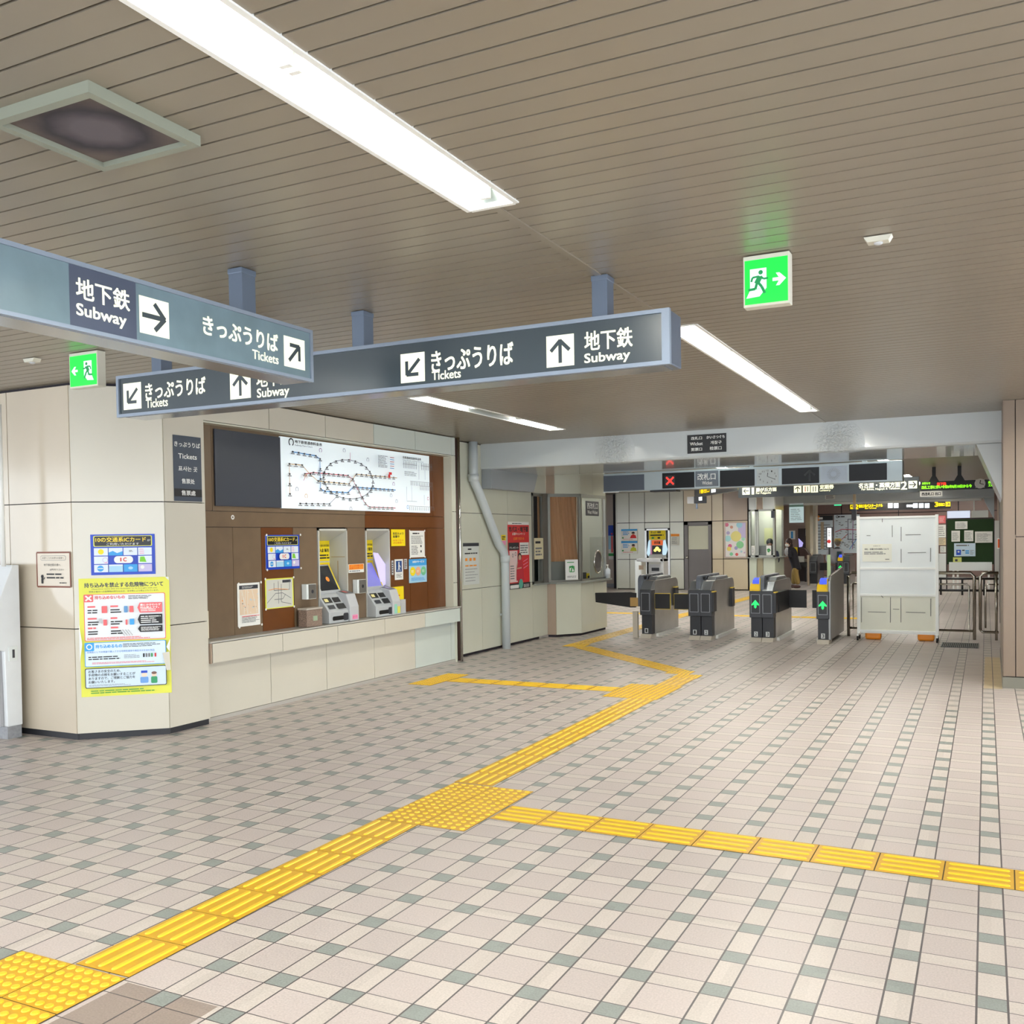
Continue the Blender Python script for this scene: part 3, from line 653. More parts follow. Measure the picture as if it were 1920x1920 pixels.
a.scrib(W*.08, H*.48, W*.92, H*.503, 2, salmon, .45, 31)
a.rrect(W*.05, H*.255, W*.95, H*.46, .012, sky); a.rrect(W*.058, H*.26, W*.942, H*.455, .01, mat('notice_pale_blue', (216, 232, 244), .5))
a.rrect(W*.05, H*.388, W*.155, H*.46, .008, sky); a.ring(W*.102, H*.424, .024, .008, white)
a.text('持ち込めるもの', W*.17, H*.41, W*.46, H*.44, sky, .001); a.scrib(W*.47, H*.41, W*.90, H*.445, 3, ink, .4, 40)
a.text('日用品としての用途で購入できる可燃性液体や高圧ガスを含む製品', W*.08, H*.37, W*.82, H*.387, mat('mid_blue_ink', (40, 120, 200), .5)); a.scrib(W*.09, H*.31, W*.45, H*.345, 2, ink, .5, 42); a.scrib(W*.48, H*.315, W*.66, H*.35, 4, inkg, .35, 43)
for x, m in ((.69, ink), (.72, inkg), (.75, inkg), (.78, green), (.82, red)): a.rect(W*x, H*.32, W*(x+.018), H*.352, m)
a.scrib(W*.13, H*.275, W*.85, H*.293, 2, salmon, .4, 44)
a.rrect(W*.05, H*.075, W*.95, H*.243, .012, inkn); a.rrect(W*.058, H*.081, W*.942, H*.237, .01, mat('notice_ice', (206, 224, 238), .5))
a.text('お客さまの安全のため、\n手荷物の点検をお願いすることが\nありますので、ご理解とご協力を\nお願いいたします。', W*.085, H*.115, W*.60, H*.228, ink, .0004); a.scrib(W*.09, H*.088, W*.55, H*.106, 2, inkg, .35, 50)
a.disc(W*.70, H*.17, .022, mat('ink_face', (244, 214, 190), .6)); a.rect(W*.665, H*.185, W*.735, H*.205, blue); a.rrect(W*.655, H*.10, W*.745, H*.152, .01, mat('shirt_blue', (110, 160, 220), .5))
a.disc(W*.81, H*.17, .020, MATS['ink_face']); a.disc(W*.81, H*.183, .021, mat('hair_brown', (120, 92, 84), .6), ry=.012); a.rrect(W*.775, H*.095, W*.845, H*.152, .01, mat('vest_green', (50, 150, 100), .5))
a.scrib(W*.11, H*.025, W*.84, H*.06, 2, green, .4, 60)
for pts in ([(W*1.0, H*.47), (W*.955, H*.40), (W*.99, H*.36)], [(W*.99, H*.36), (W*.91, H*.35), (W*.95, H*.20), (W*1.0, H*.20)], [(0, H*.62), (W*.03, H*.45), (0, H*.30)], [(W*.96, H*1.0), (W*1.0, H*.97), (W*1.0, H*1.0)]): a.poly(pts, pal if len(pts) == 3 else cream)
a.fin()

# vertical black sign on the narrow face
a = sheetX('ticket_sign', 'narrow vertical slate sign reading Tickets in several languages, beside the fare chart', 'sign', -6.238, (325, 818, 377, 940), mat('slate_vinyl', (60, 70, 84), .4, noise=(8, .12)), .004)
W, H = a.w, a.h; a.rect(0, H*.07, W, H*.19, black)
for s_, v in (('きっぷうりば', .83), ('Tickets', .65), ('표사는 곳', .46), ('售票处', .27), ('售票處', .09)):
    k_ = {'きっぷうりば': .46, 'Tickets': .33, '표사는 곳': .34, '售票处': .23, '售票處': .25}[s_]; a.text(s_, W*(.5-k_), H*v, W*(.5+k_), H*(v+.075), white, .0008)
a.fin()
# small notice framed in brown tape on the left face
N0 = C1 + wt*(-.435) + wn_*.004
a = sheet('notice', 'small white notice with brown taped edges on the left face of the column', 'notice', N0 + Vector((0, 0, 1.27)), wt, Zv, .415, .295, mat('notice_cream', (224, 214, 198), .6))
W, H = a.w, a.h; tape = mat('brown_tape', (126, 70, 50), .5); a.frame(.002, .004, W-.002, H-.004, .014, tape); a.rrect(W*.12, H*.76, W*.88, H*.90, .018, inkg); a.rrect(W*.127, H*.77, W*.873, H*.89, .016, MATS['notice_cream'])
a.text('お困りごとをお持ちの皆様へ', W*.17, H*.80, W*.82, H*.86, ink); a.text('地下鉄全駅の係へ', W*.22, H*.60, W*.72, H*.67, ink); a.text('お声がけ ください', W*.40, H*.47, W*.82, H*.53, ink); a.scrib(W*.30, H*.22, W*.88, H*.42, 2, ink, .4, 3); a.scrib(W*.68, H*.10, W*.94, H*.15, 1, ink, .5, 4)
a.disc(W*.17, H*.30, .016, ink); a.rrect(W*.14, H*.10, W*.20, H*.26, .008, ink); a.line([(W*.20, H*.22), (W*.26, H*.28)], .006, ink); a.fin()
# white conduit at the picture's left edge
mb = MB(); q = at(9, 761, 1, 5.33); mb.tube([(q.x-.02, 5.29, 1.45), (q.x-.02, 5.29, 2.80)], .02, white, 12); mb.tube([(q.x-.02, 5.29, 2.80), (q.x-.02, 5.29, CZ)], .009, dark, 8)
mb.build('conduit', None, 'thin white vertical conduit on the column face at the left edge', 'pipe')
# white service kiosk, mostly outside the picture
t = T('service_kiosk', 'white machine with a sloped console at the left edge, in front of the column', 'kiosk', (-7.75, 5.2, 0))
kw = mat('kiosk_white', (226, 230, 232), .35, noise=(9, .03)); kg = mat('kiosk_grey', (164, 164, 166), .45)
def kp(px, py): q = at(px, py, 0, -7.36); return (q.y, q.z)
mb = MB(); mb.prism([(5.41, .105), (5.27, .105), (5.262, .74), (5.20, .76), (4.98, .80), (4.98, .92), (5.2, 1.12), kp(23, 1059), kp(35.4, 1059)], 0, -8.3, -7.36, kw); mb.build('cabinet', t, bevel=.006)
mb = MB(); mb.box(-8.28, -7.37, 5.275, 5.405, 0, .104, mat('kiosk_scuffed_base', (150, 152, 156), .5, noise=(30, .2))); mb.build('plinth', t)
mb = MB(); mb.box(-8.3, -7.40, 5.235, 5.262, .11, .745, kg); mb.build('front_panel', t)
mb = MB(); mb.box(-7.362, -7.352, 5.295, 5.375, .655, .775, whiteg); mb.build('lock_plate', t, bevel=.002); mb = MB(); mb.box(-7.353, -7.349, 5.325, 5.345, .68, .75, dark); mb.build('lock', t)

# ================================================================== TICKET WALL: counter, chart, machines, notices
t = T('ticket_counter', 'long cream ledge in front of the ticket machines with a grey top', 'counter', (-6.3, 8.7, .54))
mb = MB(); mb.box(-6.395, -6.225, 6.45, 10.985, .722, .738, mat('counter_top_grey', (186, 184, 176), .3, noise=(20, .05))); mb.build('counter_top', t, bevel=.003)
mb = MB(); panels(mb, 0, -6.232, [6.475, 7.428, 8.32, 9.212, 10.095, 10.97], [.54, .72], .02, lambda i, j: cream if i < 4 else cream3, back=True); mb.build('fascia', t)
mb = MB(); mb.box(-6.31, -6.232, 6.452, 6.468, .54, .72, tanw); mb.build('end_panel', t)

mapw = mat('map_panel_lit', (226, 236, 240), .3, emit=.18, ecol=(225, 238, 245)); slate = mat('blank_slate_panel', (58, 62, 72), .35)
t = T('fare_chart', 'wide fare chart board with a blank dark left third and a white subway map', 'chart board', (-6.4, 8.6, 1.96))
mb = MB(); mb.obox((-6.398, 6.715, 1.962), (0, .915, 0), (0, 0, .71), (.02, 0, 0), slate); mb.build('blank_panel', t, bevel=.004)
a = Art((-6.398, 7.632, 1.96), Yv, Zv, dz=.0005); W, H = 2.86, .722
a.mb.obox(a.O, a.U*W, a.V*H, a.N*.02, mapw); a.O = a.O + a.N*.02
def route(a, pts, m, t_=.008, st=True, n=None, W=1, H=1):
    P = [(x*W, y*H) for x, y in pts]; a.line(P, t_, m)
    if st:
        for (x0, y0), (x1, y1) in zip(P, P[1:]):
            L = math.hypot(x1-x0, y1-y0); k = max(1, int(L/.085))
            for i in range(k):
                x, y = x0+(x1-x0)*i/k, y0+(y1-y0)*i/k; a.rect(x-.014, y-.009, x+.014, y+.009, inkg); a.k -= 1; a.rect(x-.011, y-.006, x+.011, y+.006, white); a.rect(x-.03, y-.024, x+.03, y-.014, inkg); a.k -= 1
dbl = mat('route_blue', (60, 140, 210), .5); rdl = mat('route_red', (190, 60, 80), .5); ogl = mat('route_ochre', (214, 176, 120), .5); grl = mat('route_grey', (150, 152, 164), .5); prl = mat('route_purple', (150, 90, 150), .5)
cxm, cym, rx, ry = .40, .475, .165, .30
route(a, [(cxm+rx*math.cos(q*math.pi/12)*(1 if abs(math.cos(q*math.pi/12)) < .8 else .98), cym+ry*math.sin(q*math.pi/12)) for q in range(25)], grl, .008, True, None, W, H)
route(a, [(.06, .80), (.19, .78), (.215, .74), (.215, .30), (.24, .27), (.385, .27), (.42, .36), (.72, .36)], dbl, .009, True, None, W, H)
route(a, [(.12, .50), (.17, .53), (.38, .53), (.41, .48), (.49, .12), (.52, .06), (.71, .06)], rdl, .008, True, None, W, H)
route(a, [(.03, .20), (.03, .62), (.10, .62), (.145, .50), (.19, .41), (.38, .40), (.43, .56), (.72, .56)], ogl, .008, True, None, W, H)
route(a, [(.08, .07), (.25, .08), (.29, .18)], grl, .007, True, None, W, H); route(a, [(.385, .76), (.385, .88)], rdl, .006, False, None, W, H); route(a, [(.12, .50), (.10, .40)], rdl, .006, False, None, W, H)
a.rect(W*.645, H*.545, W*.66, H*.60, red); a.rect(W*.65, H*.60, W*.672, H*.64, red)
a.ring(.10, H*.925, .042, .014, ink, a0=-60, a1=240); a.text('地下鉄普通券料金表', .155, H*.92, .60, H*.965, ink, .001); a.text('Subway Fare Chart', .155, H*.875, .44, H*.905, ink)
a.text('名鉄連絡普通券料金表', W*.755, H*.89, W*.90, H*.93, ink, .0008); a.text('Subway-Meitetsu combination Fare Chart', W*.755, H*.855, W*.92, H*.875, ink)
for x, y in ((.20, .86), (.345, .90), (.50, .80), (.06, .27), (.11, .46), (.11, .18), (.38, .02), (.66, .26), (.70, .17), (.68, .45)): a.ring(W*x, H*y, .024, .007, (prl, rdl, grl, ogl)[int(x*100) % 4], a0=-60, a1=240)
a.scrib(W*.57, H*.70, W*.64, H*.90, 9, inkg, .4, 70)
for k in range(6): a.rect(W*.655, H*(.70+.035*k), W*.685, H*(.71+.035*k), rdl if k % 2 else dbl)
def comb(x0, x1, y, n, up, m=inkg):
    a.line([(W*x0, H*y), (W*x1, H*y)], .004, m)
    for i in range(n): x = x0+(x1-x0)*(i+.5)/n; a.rect(W*x-.004, H*(y-.07), W*x+.004, H*(y+(.05 if up else -.01)), m)
comb(.75, .86, .80, 9, True); comb(.89, .985, .80, 7, True); comb(.80, .985, .52, 14, False); comb(.87, .97, .45, 8, False); comb(.78, .985, .10, 14, False)
for pts in ([(.86, .80), (.86, .56)], [(.91, .80), (.91, .56)], [(.80, .52), (.80, .18)], [(.76, .42), (.76, .18), (.84, .18)], [(.90, .30), (.90, .12)], [(.97, .45), (.97, .12)]): a.line([(W*x, H*y) for x, y in pts], .004, inkg)
a.scrib(W*.745, H*.60, W*.84, H*.68, 4, inkg, .4, 71); a.ring(W*.765, H*.08, .022, .006, dbl); a.ring(W*.93, H*.24, .022, .006, rdl)
a.build('map_panel', t)

niche = mat('machine_niche_grey', (198, 198, 190), .35); conso = mat('machine_console_grey', (180, 184, 186), .35); scr = mat('screen_dark', (40, 42, 46), .15, emit=.03)
lavl = mat('shield_lavender', (188, 180, 240), .25, emit=.35, ecol=(190, 180, 250)); lav2 = mat('screen_lavender', (120, 120, 190), .2, emit=.25)
def ticket_machine(y0, y1, label, shield):
    t = T('ticket_machine', label, 'ticket machine', (-6.45, (y0+y1)/2, .74), 'ticket vending machines in the brown wall')
    z0, z1, d = .74, 1.755, .235; Xf = -6.392; Xb = Xf-d
    mb = MB(); mb.box(Xb-.02, Xb, y0, y1, z0, z1, niche); mb.box(Xb, Xf, y0, y0+.02, z0, z1, niche); mb.box(Xb, Xf, y1-.015, y1, z0, z1, niche); mb.box(Xb, Xf, y0, y1, z1-.02, z1, niche)
    mb.prism([(Xb, z1-.02), (Xb, z1-.13), (Xf, z1-.02)], 1, y0+.02, y1-.015, niche); mb.build('niche', t)
    a = Art((Xb+.001, y1-.225, 0), Yv, Zv); a.rect(.0, 1.40, .205, 1.70, yel); a.rect(.0, 1.70, .205, 1.735, dbl)
    a.ring(.05, 1.655, .027, .009, ink, a0=-60, a1=240); a.text('マナカ', .085, 1.635, .19, 1.672, ink, .001); a.text('一部の券売機', .02, 1.56, .19, 1.585, ink); a.text('入金 販売', .02, 1.50, .19, 1.54, ink, .001); a.scrib(.02, 1.42, .2, 1.48, 2, ink, .5, 5)
    a.rect(0, 1.20, .20, 1.385, yel); a.text('お知らせ', .03, 1.34, .17, 1.37, red); a.text('きっぷ\n購入', .03, 1.24, .11, 1.32, ink); a.rect(.13, 1.22, .18, 1.26, red); a.build('yellow_instructions', t, 'yellow printed instruction strips')
    # tilted screen with a yellow edge
    mb = MB(); zs0, zs1 = 1.075, 1.20+.16
    mb.prism([(Xb, zs0-.02), (Xb+.20, zs0-.02), (Xb+.20, zs0), (Xb+.05, zs1), (Xb, zs1)], 1, y0+.02, y1-.10, conso); mb.build('screen_housing', t)
    U = Yv; V = Vector((-.15, 0, zs1-zs0)).normalized(); h = math.hypot(.15, zs1-zs0)
    a = Art((Xb+.20, y1-.44, zs0), U, V, dz=.0012); a.rect(.0, .0, .34, h, conso); a.rect(.008, .012, .315, h-.012, scr if not shield else lav2)
    if not shield: a.disc(.20, h*.45, .030, orange)
    a.rect(.320, .012, .338, h, yel); s_ = a.build('screen', t)
    # console with slots, standing out over the ledge
    mb = MB(); mb.prism([(Xb, z0+.002), (-6.27, z0+.002), (-6.27, .86), (-6.40, 1.03), (-6.46, 1.075), (Xb, 1.075)], 1, y0+.005, y1-.17, conso); mb.build('console', t, bevel=.006)
    mb = MB(); mb.prism([(Xb, z0+.002), (-6.25, z0+.002), (-6.25, .90), (-6.30, 1.04), (-6.47, 1.075), (Xb, 1.075)], 1, y1-.168, y1-.004, grey); mb.build('coin_unit', t, bevel=.008)
    V = Vector((-.13, 0, .17)).normalized(); a = Art((-6.27, y0+.01, .86), Yv, V, dz=.0015)
    a.rect(.02, .12, .16, .19, black); a.rect(.035, .135, .10, .175, mat('slot_glow', (230, 220, 150), .4)); a.rect(.18, .12, .30, .185, black); a.rect(.03, .04, .14, .09, dark); a.rect(.18, .03, .32, .10, black); a.build('slots', t, 'black ticket and coin slots')
    a = Art((-6.27, y0+.01, z0), Yv, Zv, dz=.0015); a.rrect(.05, .03, .32, .075, .02, black); a.rrect(.24, .02, .33, .10, .02, dark); a.build('ticket_tray', t)
    a = Art((-6.25, y1-.16, z0), Yv, Zv, dz=.0015)
    if shield: a.rect(.02, .02, .075, .13, mat('sticker_mint', (150, 214, 190), .5)); a.rect(.08, .02, .14, .10, mat('sticker_lime', (220, 220, 90), .5))
    else: a.rect(.03, .02, .13, .07, pink); a.text('おつり', .04, .03, .12, .06, red)
    a.build('sticker', t)
    a = Art((-6.30, y1-.155, 1.045), Yv, Vector((-.17, 0, .035)), dz=.0015); a.rect(.01, .01, .14, .15, greyd); a.rect(.02, .03, .07, .10, salmon if not shield else lav); a.build('keypad', t)
    if shield:
        q = [at(*p, 0, Xf-.06) for p in ((700, 1036), (709, 1037), (732, 1072), (730, 1090), (719, 1099), (715, 1096))]
        mb = MB(); mb.prism([(v.y, v.z) for v in q], 0, Xf-.07, Xf-.06, lavl); mb.build('privacy_shield', t, 'glowing lavender privacy shield', bevel=.004)
        q = [(v.y*.86+y1*.14*.985, v.z*.9+1.22*.1) for v in q]
    else:
        a = Art((Xb+.03, y1-.016, 0), Vector((1, 0, 0)), Zv, dz=.001); a.rect(0, 0, .001, .001, ink)
        a = Art((Xb, y1-.0155, z0), Xv, Zv, dz=.001); tp = mat('faded_tape', (176, 156, 120), .6)
        a.rect(.02, .70, .21, .708, tp); a.rect(.105, .42, .118, .66, tp); a.rect(.03, .31, .21, .32, tp); a.build('tape_marks', t)
    return t
ticket_machine(8.225, 8.742, 'left ticket machine, plain dark screen with an orange dot', False)
ticket_machine(9.095, 9.585, 'right ticket machine with the lavender privacy shield', True)

XR = -6.396
def pins(a, m=white):
    for u in (0, a.w): 
        for v in (0, a.h): a.disc(u, v, .012, m, 10)
a = sheetX('poster', 'blue framed poster of payment card logos on the brown ticket wall', 'poster', XR, (497.6, 1003, 561, 1067), paper); ic_poster(a); pins(a); a.fin()
a = sheetX('map_sheet', 'yellow edged line map sheet on the chestnut panel under the blue poster', 'map', XR, (497, 1084, 550, 1140), yelp); W, H = a.w, a.h
a.rect(W*.04, H*.03, W*.96, H*.96, mat('map_grey', (206, 206, 196), .5)); a.rect(W*.6, H*.84, W*.9, H*.93, dark)
for p in ([(.05, .2), (.35, .5), (.6, .5), (.9, .3)], [(.3, .85), (.3, .6), (.85, .6), (.85, .9)], [(.45, .9), (.45, .15)], [(.55, .8), (.55, .2), (.9, .1)], [(.3, .3), (.6, .3), (.7, .45)]): a.line([(W*x, H*y) for x, y in p], .006, inkg)
a.line([(W*.1, H*.62), (W*.35, H*.66), (W*.8, H*.6)], .005, orange); pins(a); a.fin()
a = sheetX('map_sheet', 'white street map sheet hanging low on the left brown panel', 'map', XR, (445, 1093, 487, 1173.5), paper); W, H = a.w, a.h
a.rect(W*.08, H*.86, W*.92, H*.95, dark); a.scrib(W*.2, H*.88, W*.8, H*.93, 2, white, .4, 9); a.rect(W*.09, H*.27, W*.91, H*.85, mat('map_sand', (232, 208, 178), .5))
for i in range(26): x, y = random.uniform(.1, .85), random.uniform(.28, .82); a.rect(W*x, H*y, W*(x+random.uniform(.02, .08)), H*(y+random.uniform(.01, .02)), random.choice([orange, white, lsky, inkg, tan]))
for i in range(6): a.line([(W*random.uniform(.1, .9), H*.28), (W*random.uniform(.1, .9), H*.84)], .004, white)
a.scrib(W*.12, H*.08, W*.9, H*.24, 5, inkg, .4, 11); a.rect(W*.12, H*.225, W*.9, H*.24, salmon); pins(a); a.fin()
a = sheetX('notice', 'bright yellow notice with red lettering at the top right of the ticket machines', 'notice', XR, (733.3, 992.6, 759.3, 1023.8), yel); W, H = a.w, a.h
a.text('防犯カメラ\n設置中', W*.12, H*.50, W*.88, H*.82, ink, .001); a.text('お気づきの\n点は係員へ', W*.12, H*.14, W*.88, H*.40, red); a.fin()
a = sheetX('notice', 'white printed sheet pinned to the right brown panel, above the pale blue poster', 'notice', XR, (767.7, 995.2, 795.8, 1045), paper); W, H = a.w, a.h
a.scrib(W*.2, H*.86, W*.8, H*.94, 1, ink, .6, 1); a.scrib(W*.1, H*.5, W*.9, H*.82, 8, inkg, .45, 2); a.scrib(W*.1, H*.1, W*.6, H*.45, 6, inkg, .45, 3); a.rect(W*.7, H*.38, W*.78, H*.46, ink); a.rect(W*.7, H*.18, W*.78, H*.26, ink); pins(a); a.fin()
a = sheetX('poster', 'pale blue poster with three coloured circles on the right brown panel', 'poster', XR, (766.6, 1048, 799.7, 1092), lsky); W, H = a.w, a.h
a.rect(0, H*.72, W, H, sky); a.text('お助けサービス!', W*.2, H*.84, W*.85, H*.93, white, .002)
for x, m in ((.2, yel), (.5, mat('peach', (240, 180, 140), .5)), (.8, mat('mint', (120, 200, 150), .5))): a.disc(W*x, H*.48, W*.15, m, ry=H*.19); a.scrib(W*(x-.08), H*.42, W*(x+.08), H*.54, 2, white, .5, 4)
a.scrib(W*.1, H*.08, W*.9, H*.22, 4, sky, .4, 5); a.fin()
a = sheetX('notice', 'white plate with a blue walking figure, right of the second ticket machine', 'notice', XR, (739.8, 1048.5, 755.4, 1087), white); W, H = a.w, a.h
a.rect(W*.15, H*.38, W*.85, H*.92, mat('plate_blue', (30, 70, 130), .5)); a.disc(W*.5, H*.82, .014, white, 10); a.line([(W*.5, H*.77), (W*.48, H*.60)], .026, white); a.line([(W*.48, H*.6), (W*.35, H*.42)], .014, white); a.line([(W*.5, H*.6), (W*.62, H*.42)], .014, white); a.line([(W*.5, H*.74), (W*.68, H*.6)], .01, white); a.scrib(W*.15, H*.1, W*.85, H*.3, 3, inkg, .4, 6); a.fin()
a = sheetX('notice', 'small orange lettered label between the two ticket machines', 'notice', XR, (653, 1057.5, 682, 1073.5), white); W, H = a.w, a.h
a.rect(W*.03, H*.35, W*.97, H*.97, orange); a.text('きっぷの買い方\nお困りの方', W*.06, H*.42, W*.94, H*.92, red); a.scrib(W*.05, H*.08, W*.9, H*.3, 1, inkg, .5, 7); a.fin()
for k, (px, lb) in enumerate((((734, 1051, 737.5, 1078), 'thin grey label strip left of the blue walking figure plate'), ((757.5, 1048, 763, 1067), 'thin grey label strip right of the blue walking figure plate'))):
    a = sheetX('label_strip', lb, 'notice', XR, px, grey); a.scrib(a.w*.1, a.h*.1, a.w*.9, a.h*.9, 5, ink, .4, k); a.fin()
for k, (px, lb) in enumerate((((568.4, 1095, 589, 1123.5), 'white metal call box beside the left ticket machine'), ((664.3, 1086.3, 683, 1112.3), 'white metal call box between the two ticket machines'))):
    y0, y1, z0, z1 = onX(-6.36, *px); t = T('call_box', lb, 'call box', (-6.37, (y0+y1)/2, z0), 'white call boxes by the ticket machines')
    mb = MB(); mb.box(XR, -6.33, y0+.02, y1, z0, z1, whiteg); mb.build('box', t, bevel=.004); a = Art((-6.33, y0+.05, z0), Yv, Zv); a.rect(.0, .005, y1-y0-.055, z1-z0-.005, steel); a.disc((y1-y0-.05)/2, (z1-z0)*.5, .02, dark, 12); a.build('speaker_plate', t)
# yellow leaflet holder and gravelly box on the ledge
t = T('leaflet_holder', 'yellow holder with a grey pocket standing on the ledge beside the right machine', 'leaflet holder', (-6.37, 9.75, .74))
q = [at(*p, 0, -6.37) for p in ((736, 1101), (757, 1099), (757.5, 1125), (749, 1140), (748, 1150), (742, 1151), (738, 1138))]
mb = MB(); mb.prism([(v.y, max(v.z, .74)) for v in q], 0, -6.392, -6.372, yel); mb.build('back_board', t)
a = Art((-6.3715, q[0].y, .74), Yv, Zv); a.scrib(.06, .20, .2, .23, 1, red, .4, 3); a.scrib(.06, .12, .2, .15, 1, red, .4, 4); a.build('print', t)
y0, y1, z0, z1 = onX(-6.33, 750, 1124, 759.5, 1147); mb = MB(); mb.box(-6.37, -6.32, y0, y1, .74, z1, grey); mb.build('pocket', t)
grav = mat('gravel_terrazzo', (150, 128, 112), .7, noise=(160, .7))
y0, y1, z0, z1 = onX(-6.28, 572, 1139, 603, 1172)
t = T('collection_box', 'small speckled brown box with a clear lid on the ledge, left of the machines', 'box', (-6.31, (y0+y1)/2, .74))
mb = MB(); mb.box(-6.37, -6.255, y0, y1-.02, .74, z1-.02, grav); mb.build('body', t, bevel=.006); mb = MB(); mb.box(-6.375, -6.25, y0-.004, y1-.016, z1-.02, z1, mat('lid_grey', (186, 178, 166), .25)); mb.build('lid', t, bevel=.003)
a = Art((-6.2545, y0+.10, .80), Yv, Zv); a.rect(0, 0, .07, .05, mat('sage_label', (150, 170, 140), .5)); a.build('label', t)
mb = MB(); mb.box(XR, -6.385, 6.50, 6.60, .90, 1.03, white); 
y0, y1, z0, z1 = onX(-6.392, 385, 1138, 396, 1195); mb = MB(); mb.box(-6.40, -6.39, 6.449, 6.60, .75, 1.0, mat('ivory_patch', (232, 224, 200), .5)); mb.build('wall_patch', None, 'ivory patch at the lower left corner of the brown ticket wall', 'panel')
a = Art((-6.3985, 6.95, 1.86), Yv, Zv); a.ring(.0, .0, .022, .012, white); a.build('hook_ring', None, 'white round hook ring on the brown band under the fare chart', 'hook')
# conduits between the ticket wall and the pipe
for x, y, r, m, l in ((-6.27, 11.06, .018, chrome, 'polished steel conduit beside the ticket wall end'), (-6.36, 11.14, .028, mat('conduit_brown', (92, 70, 64), .4), 'brown conduit right of the polished one'), (-6.40, 11.24, .022, steel, 'grey steel conduit nearest the white drain pipe')):
    mb = MB(); mb.tube([(x, y, 0), (x, y, CZ)], r, m, 12); mb.build('conduit', None, l, 'pipe', 'vertical conduits at the ticket wall end')
t = T('drain_pipe', 'thick pale grey drain pipe that bends to the right and drops to the floor', 'pipe', (-6.37, 12.8, 0))
pm = mat('pipe_paint', (196, 204, 206), .3); pts = []
XP = -6.375
for px, py in ((888, 829), (888, 896), (890, 905), (897, 920), (935, 1020), (945, 1035), (947, 1048), (948.5, 1217)):
    q = at(px, py, 0, XP); pts.append((XP, q.y, q.z))
pts[0] = (XP, pts[1][1], CZ); pts[-1] = (XP, pts[-2][1], 0)
mb = MB(); mb.tube(pts, .062, pm, 16); mb.build('pipe', t)
for k in (1, 6):
    mb = MB(); p = Vector(pts[k]); mb.tube([p+Vector((0, 0, -.05)), p+Vector((0, 0, .05))], .071, pm, 16); mb.build('collar', t)
for z in (2.5, .5):
    yy = pts[0][1] if z > 2 else pts[-1][1]; mb = MB(); mb.box(XB+.001, XP-.05, yy-.02, yy+.02, z-.015, z+.015, pm); mb.build('bracket', t)
# posters on the enamel wall by the pipe
XE = XB+.002
a = sheetX('poster', 'grey line map poster behind the conduits with orange icons', 'poster', XE, (868, 1018, 898, 1096), mat('poster_grey', (206, 210, 204), .5)); W, H = a.w, a.h
a.rect(0, H*.92, W, H, dark); a.scrib(W*.3, H*.82, W*.6, H*.88, 1, ink, .6, 1); a.scrib(W*.1, H*.72, W*.9, H*.78, 1, ink, .5, 2)
for x in (.12, .38, .62): a.rect(W*x, H*.57, W*(x+.14), H*.64, orange); a.rect(W*x, H*.44, W*(x+.2), H*.47, orange)
for k in range(5): a.scrib(W*.1, H*(.36-.07*k), W*.9, H*(.385-.07*k), 1, inkg, .5, k)
a.fin()
a = sheetX('poster', 'red campaign poster with a black headline right of the bent drain pipe', 'poster', XE, (952.3, 978.5, 992, 1103.5), red); W, H = a.w, a.h
a.rect(0, H*.955, W, H, paper); a.scrib(W*.2, H*.965, W*.8, H*.985, 1, ink, .5, 1); a.text('市バス・地下鉄', W*.04, H*.85, W*.96, H*.93, ink, .004); a.text('応援キャンペーン', W*.2, H*.80, W*.8, H*.84, white, .001); a.text('応募で当たる', W*.25, H*.73, W*.75, H*.77, orange, .001)
a.rect(W*.02, H*.58, W*.5, H*.69, ink); a.text('プレゼント', W*.05, H*.60, W*.48, H*.63, white, .001); a.rect(W*.53, H*.50, W*.97, H*.69, paper); a.scrib(W*.56, H*.52, W*.94, H*.66, 4, inkg, .5, 2); a.rect(W*.05, H*.10, W*.42, H*.57, mat('poster_pink', (240, 214, 210), .5)); a.scrib(W*.08, H*.14, W*.3, H*.36, 6, inkg, .4, 3)
a.ring(W*.2, H*.5, .03, .012, greyd); a.ring(W*.33, H*.52, .03, .012, greyd)
a.disc(W*.52, H*.47, W*.09, mat('hair_black', (40, 30, 30), .6)); a.disc(W*.52, H*.46, W*.065, skin); a.poly([(W*.35, H*.12), (W*.72, H*.12), (W*.68, H*.30), (W*.62, H*.43), (W*.42, H*.43), (W*.36, H*.30)], mat('ink_crimson', (190, 30, 50), .5)); a.line([(W*.42, H*.40), (W*.36, H*.30), (W*.6, H*.31)], .022, skin)
for k in range(3): a.line([(W*.68, H*(.40-.05*k)), (W*.9, H*(.44-.05*k))], .01, pink)
a.rect(0, 0, W, H*.085, ink); a.rrect(W*.05, H*.01, W*.45, H*.06, .012, white); a.disc(W*.55, H*.07, W*.1, mat('teal', (90, 170, 150), .5)); a.scrib(W*.68, H*.01, W*.96, H*.06, 3, white, .4, 5); a.fin()
a = sheetX('sticker', 'tiny yellow and pink sticker left of the red poster', 'sticker', XE, (940, 1003, 948, 1022), yel); a.rect(0, 0, a.w, a.h*.45, pink); a.scrib(a.w*.1, a.h*.5, a.w*.9, a.h*.9, 2, ink, .5, 2); a.fin()

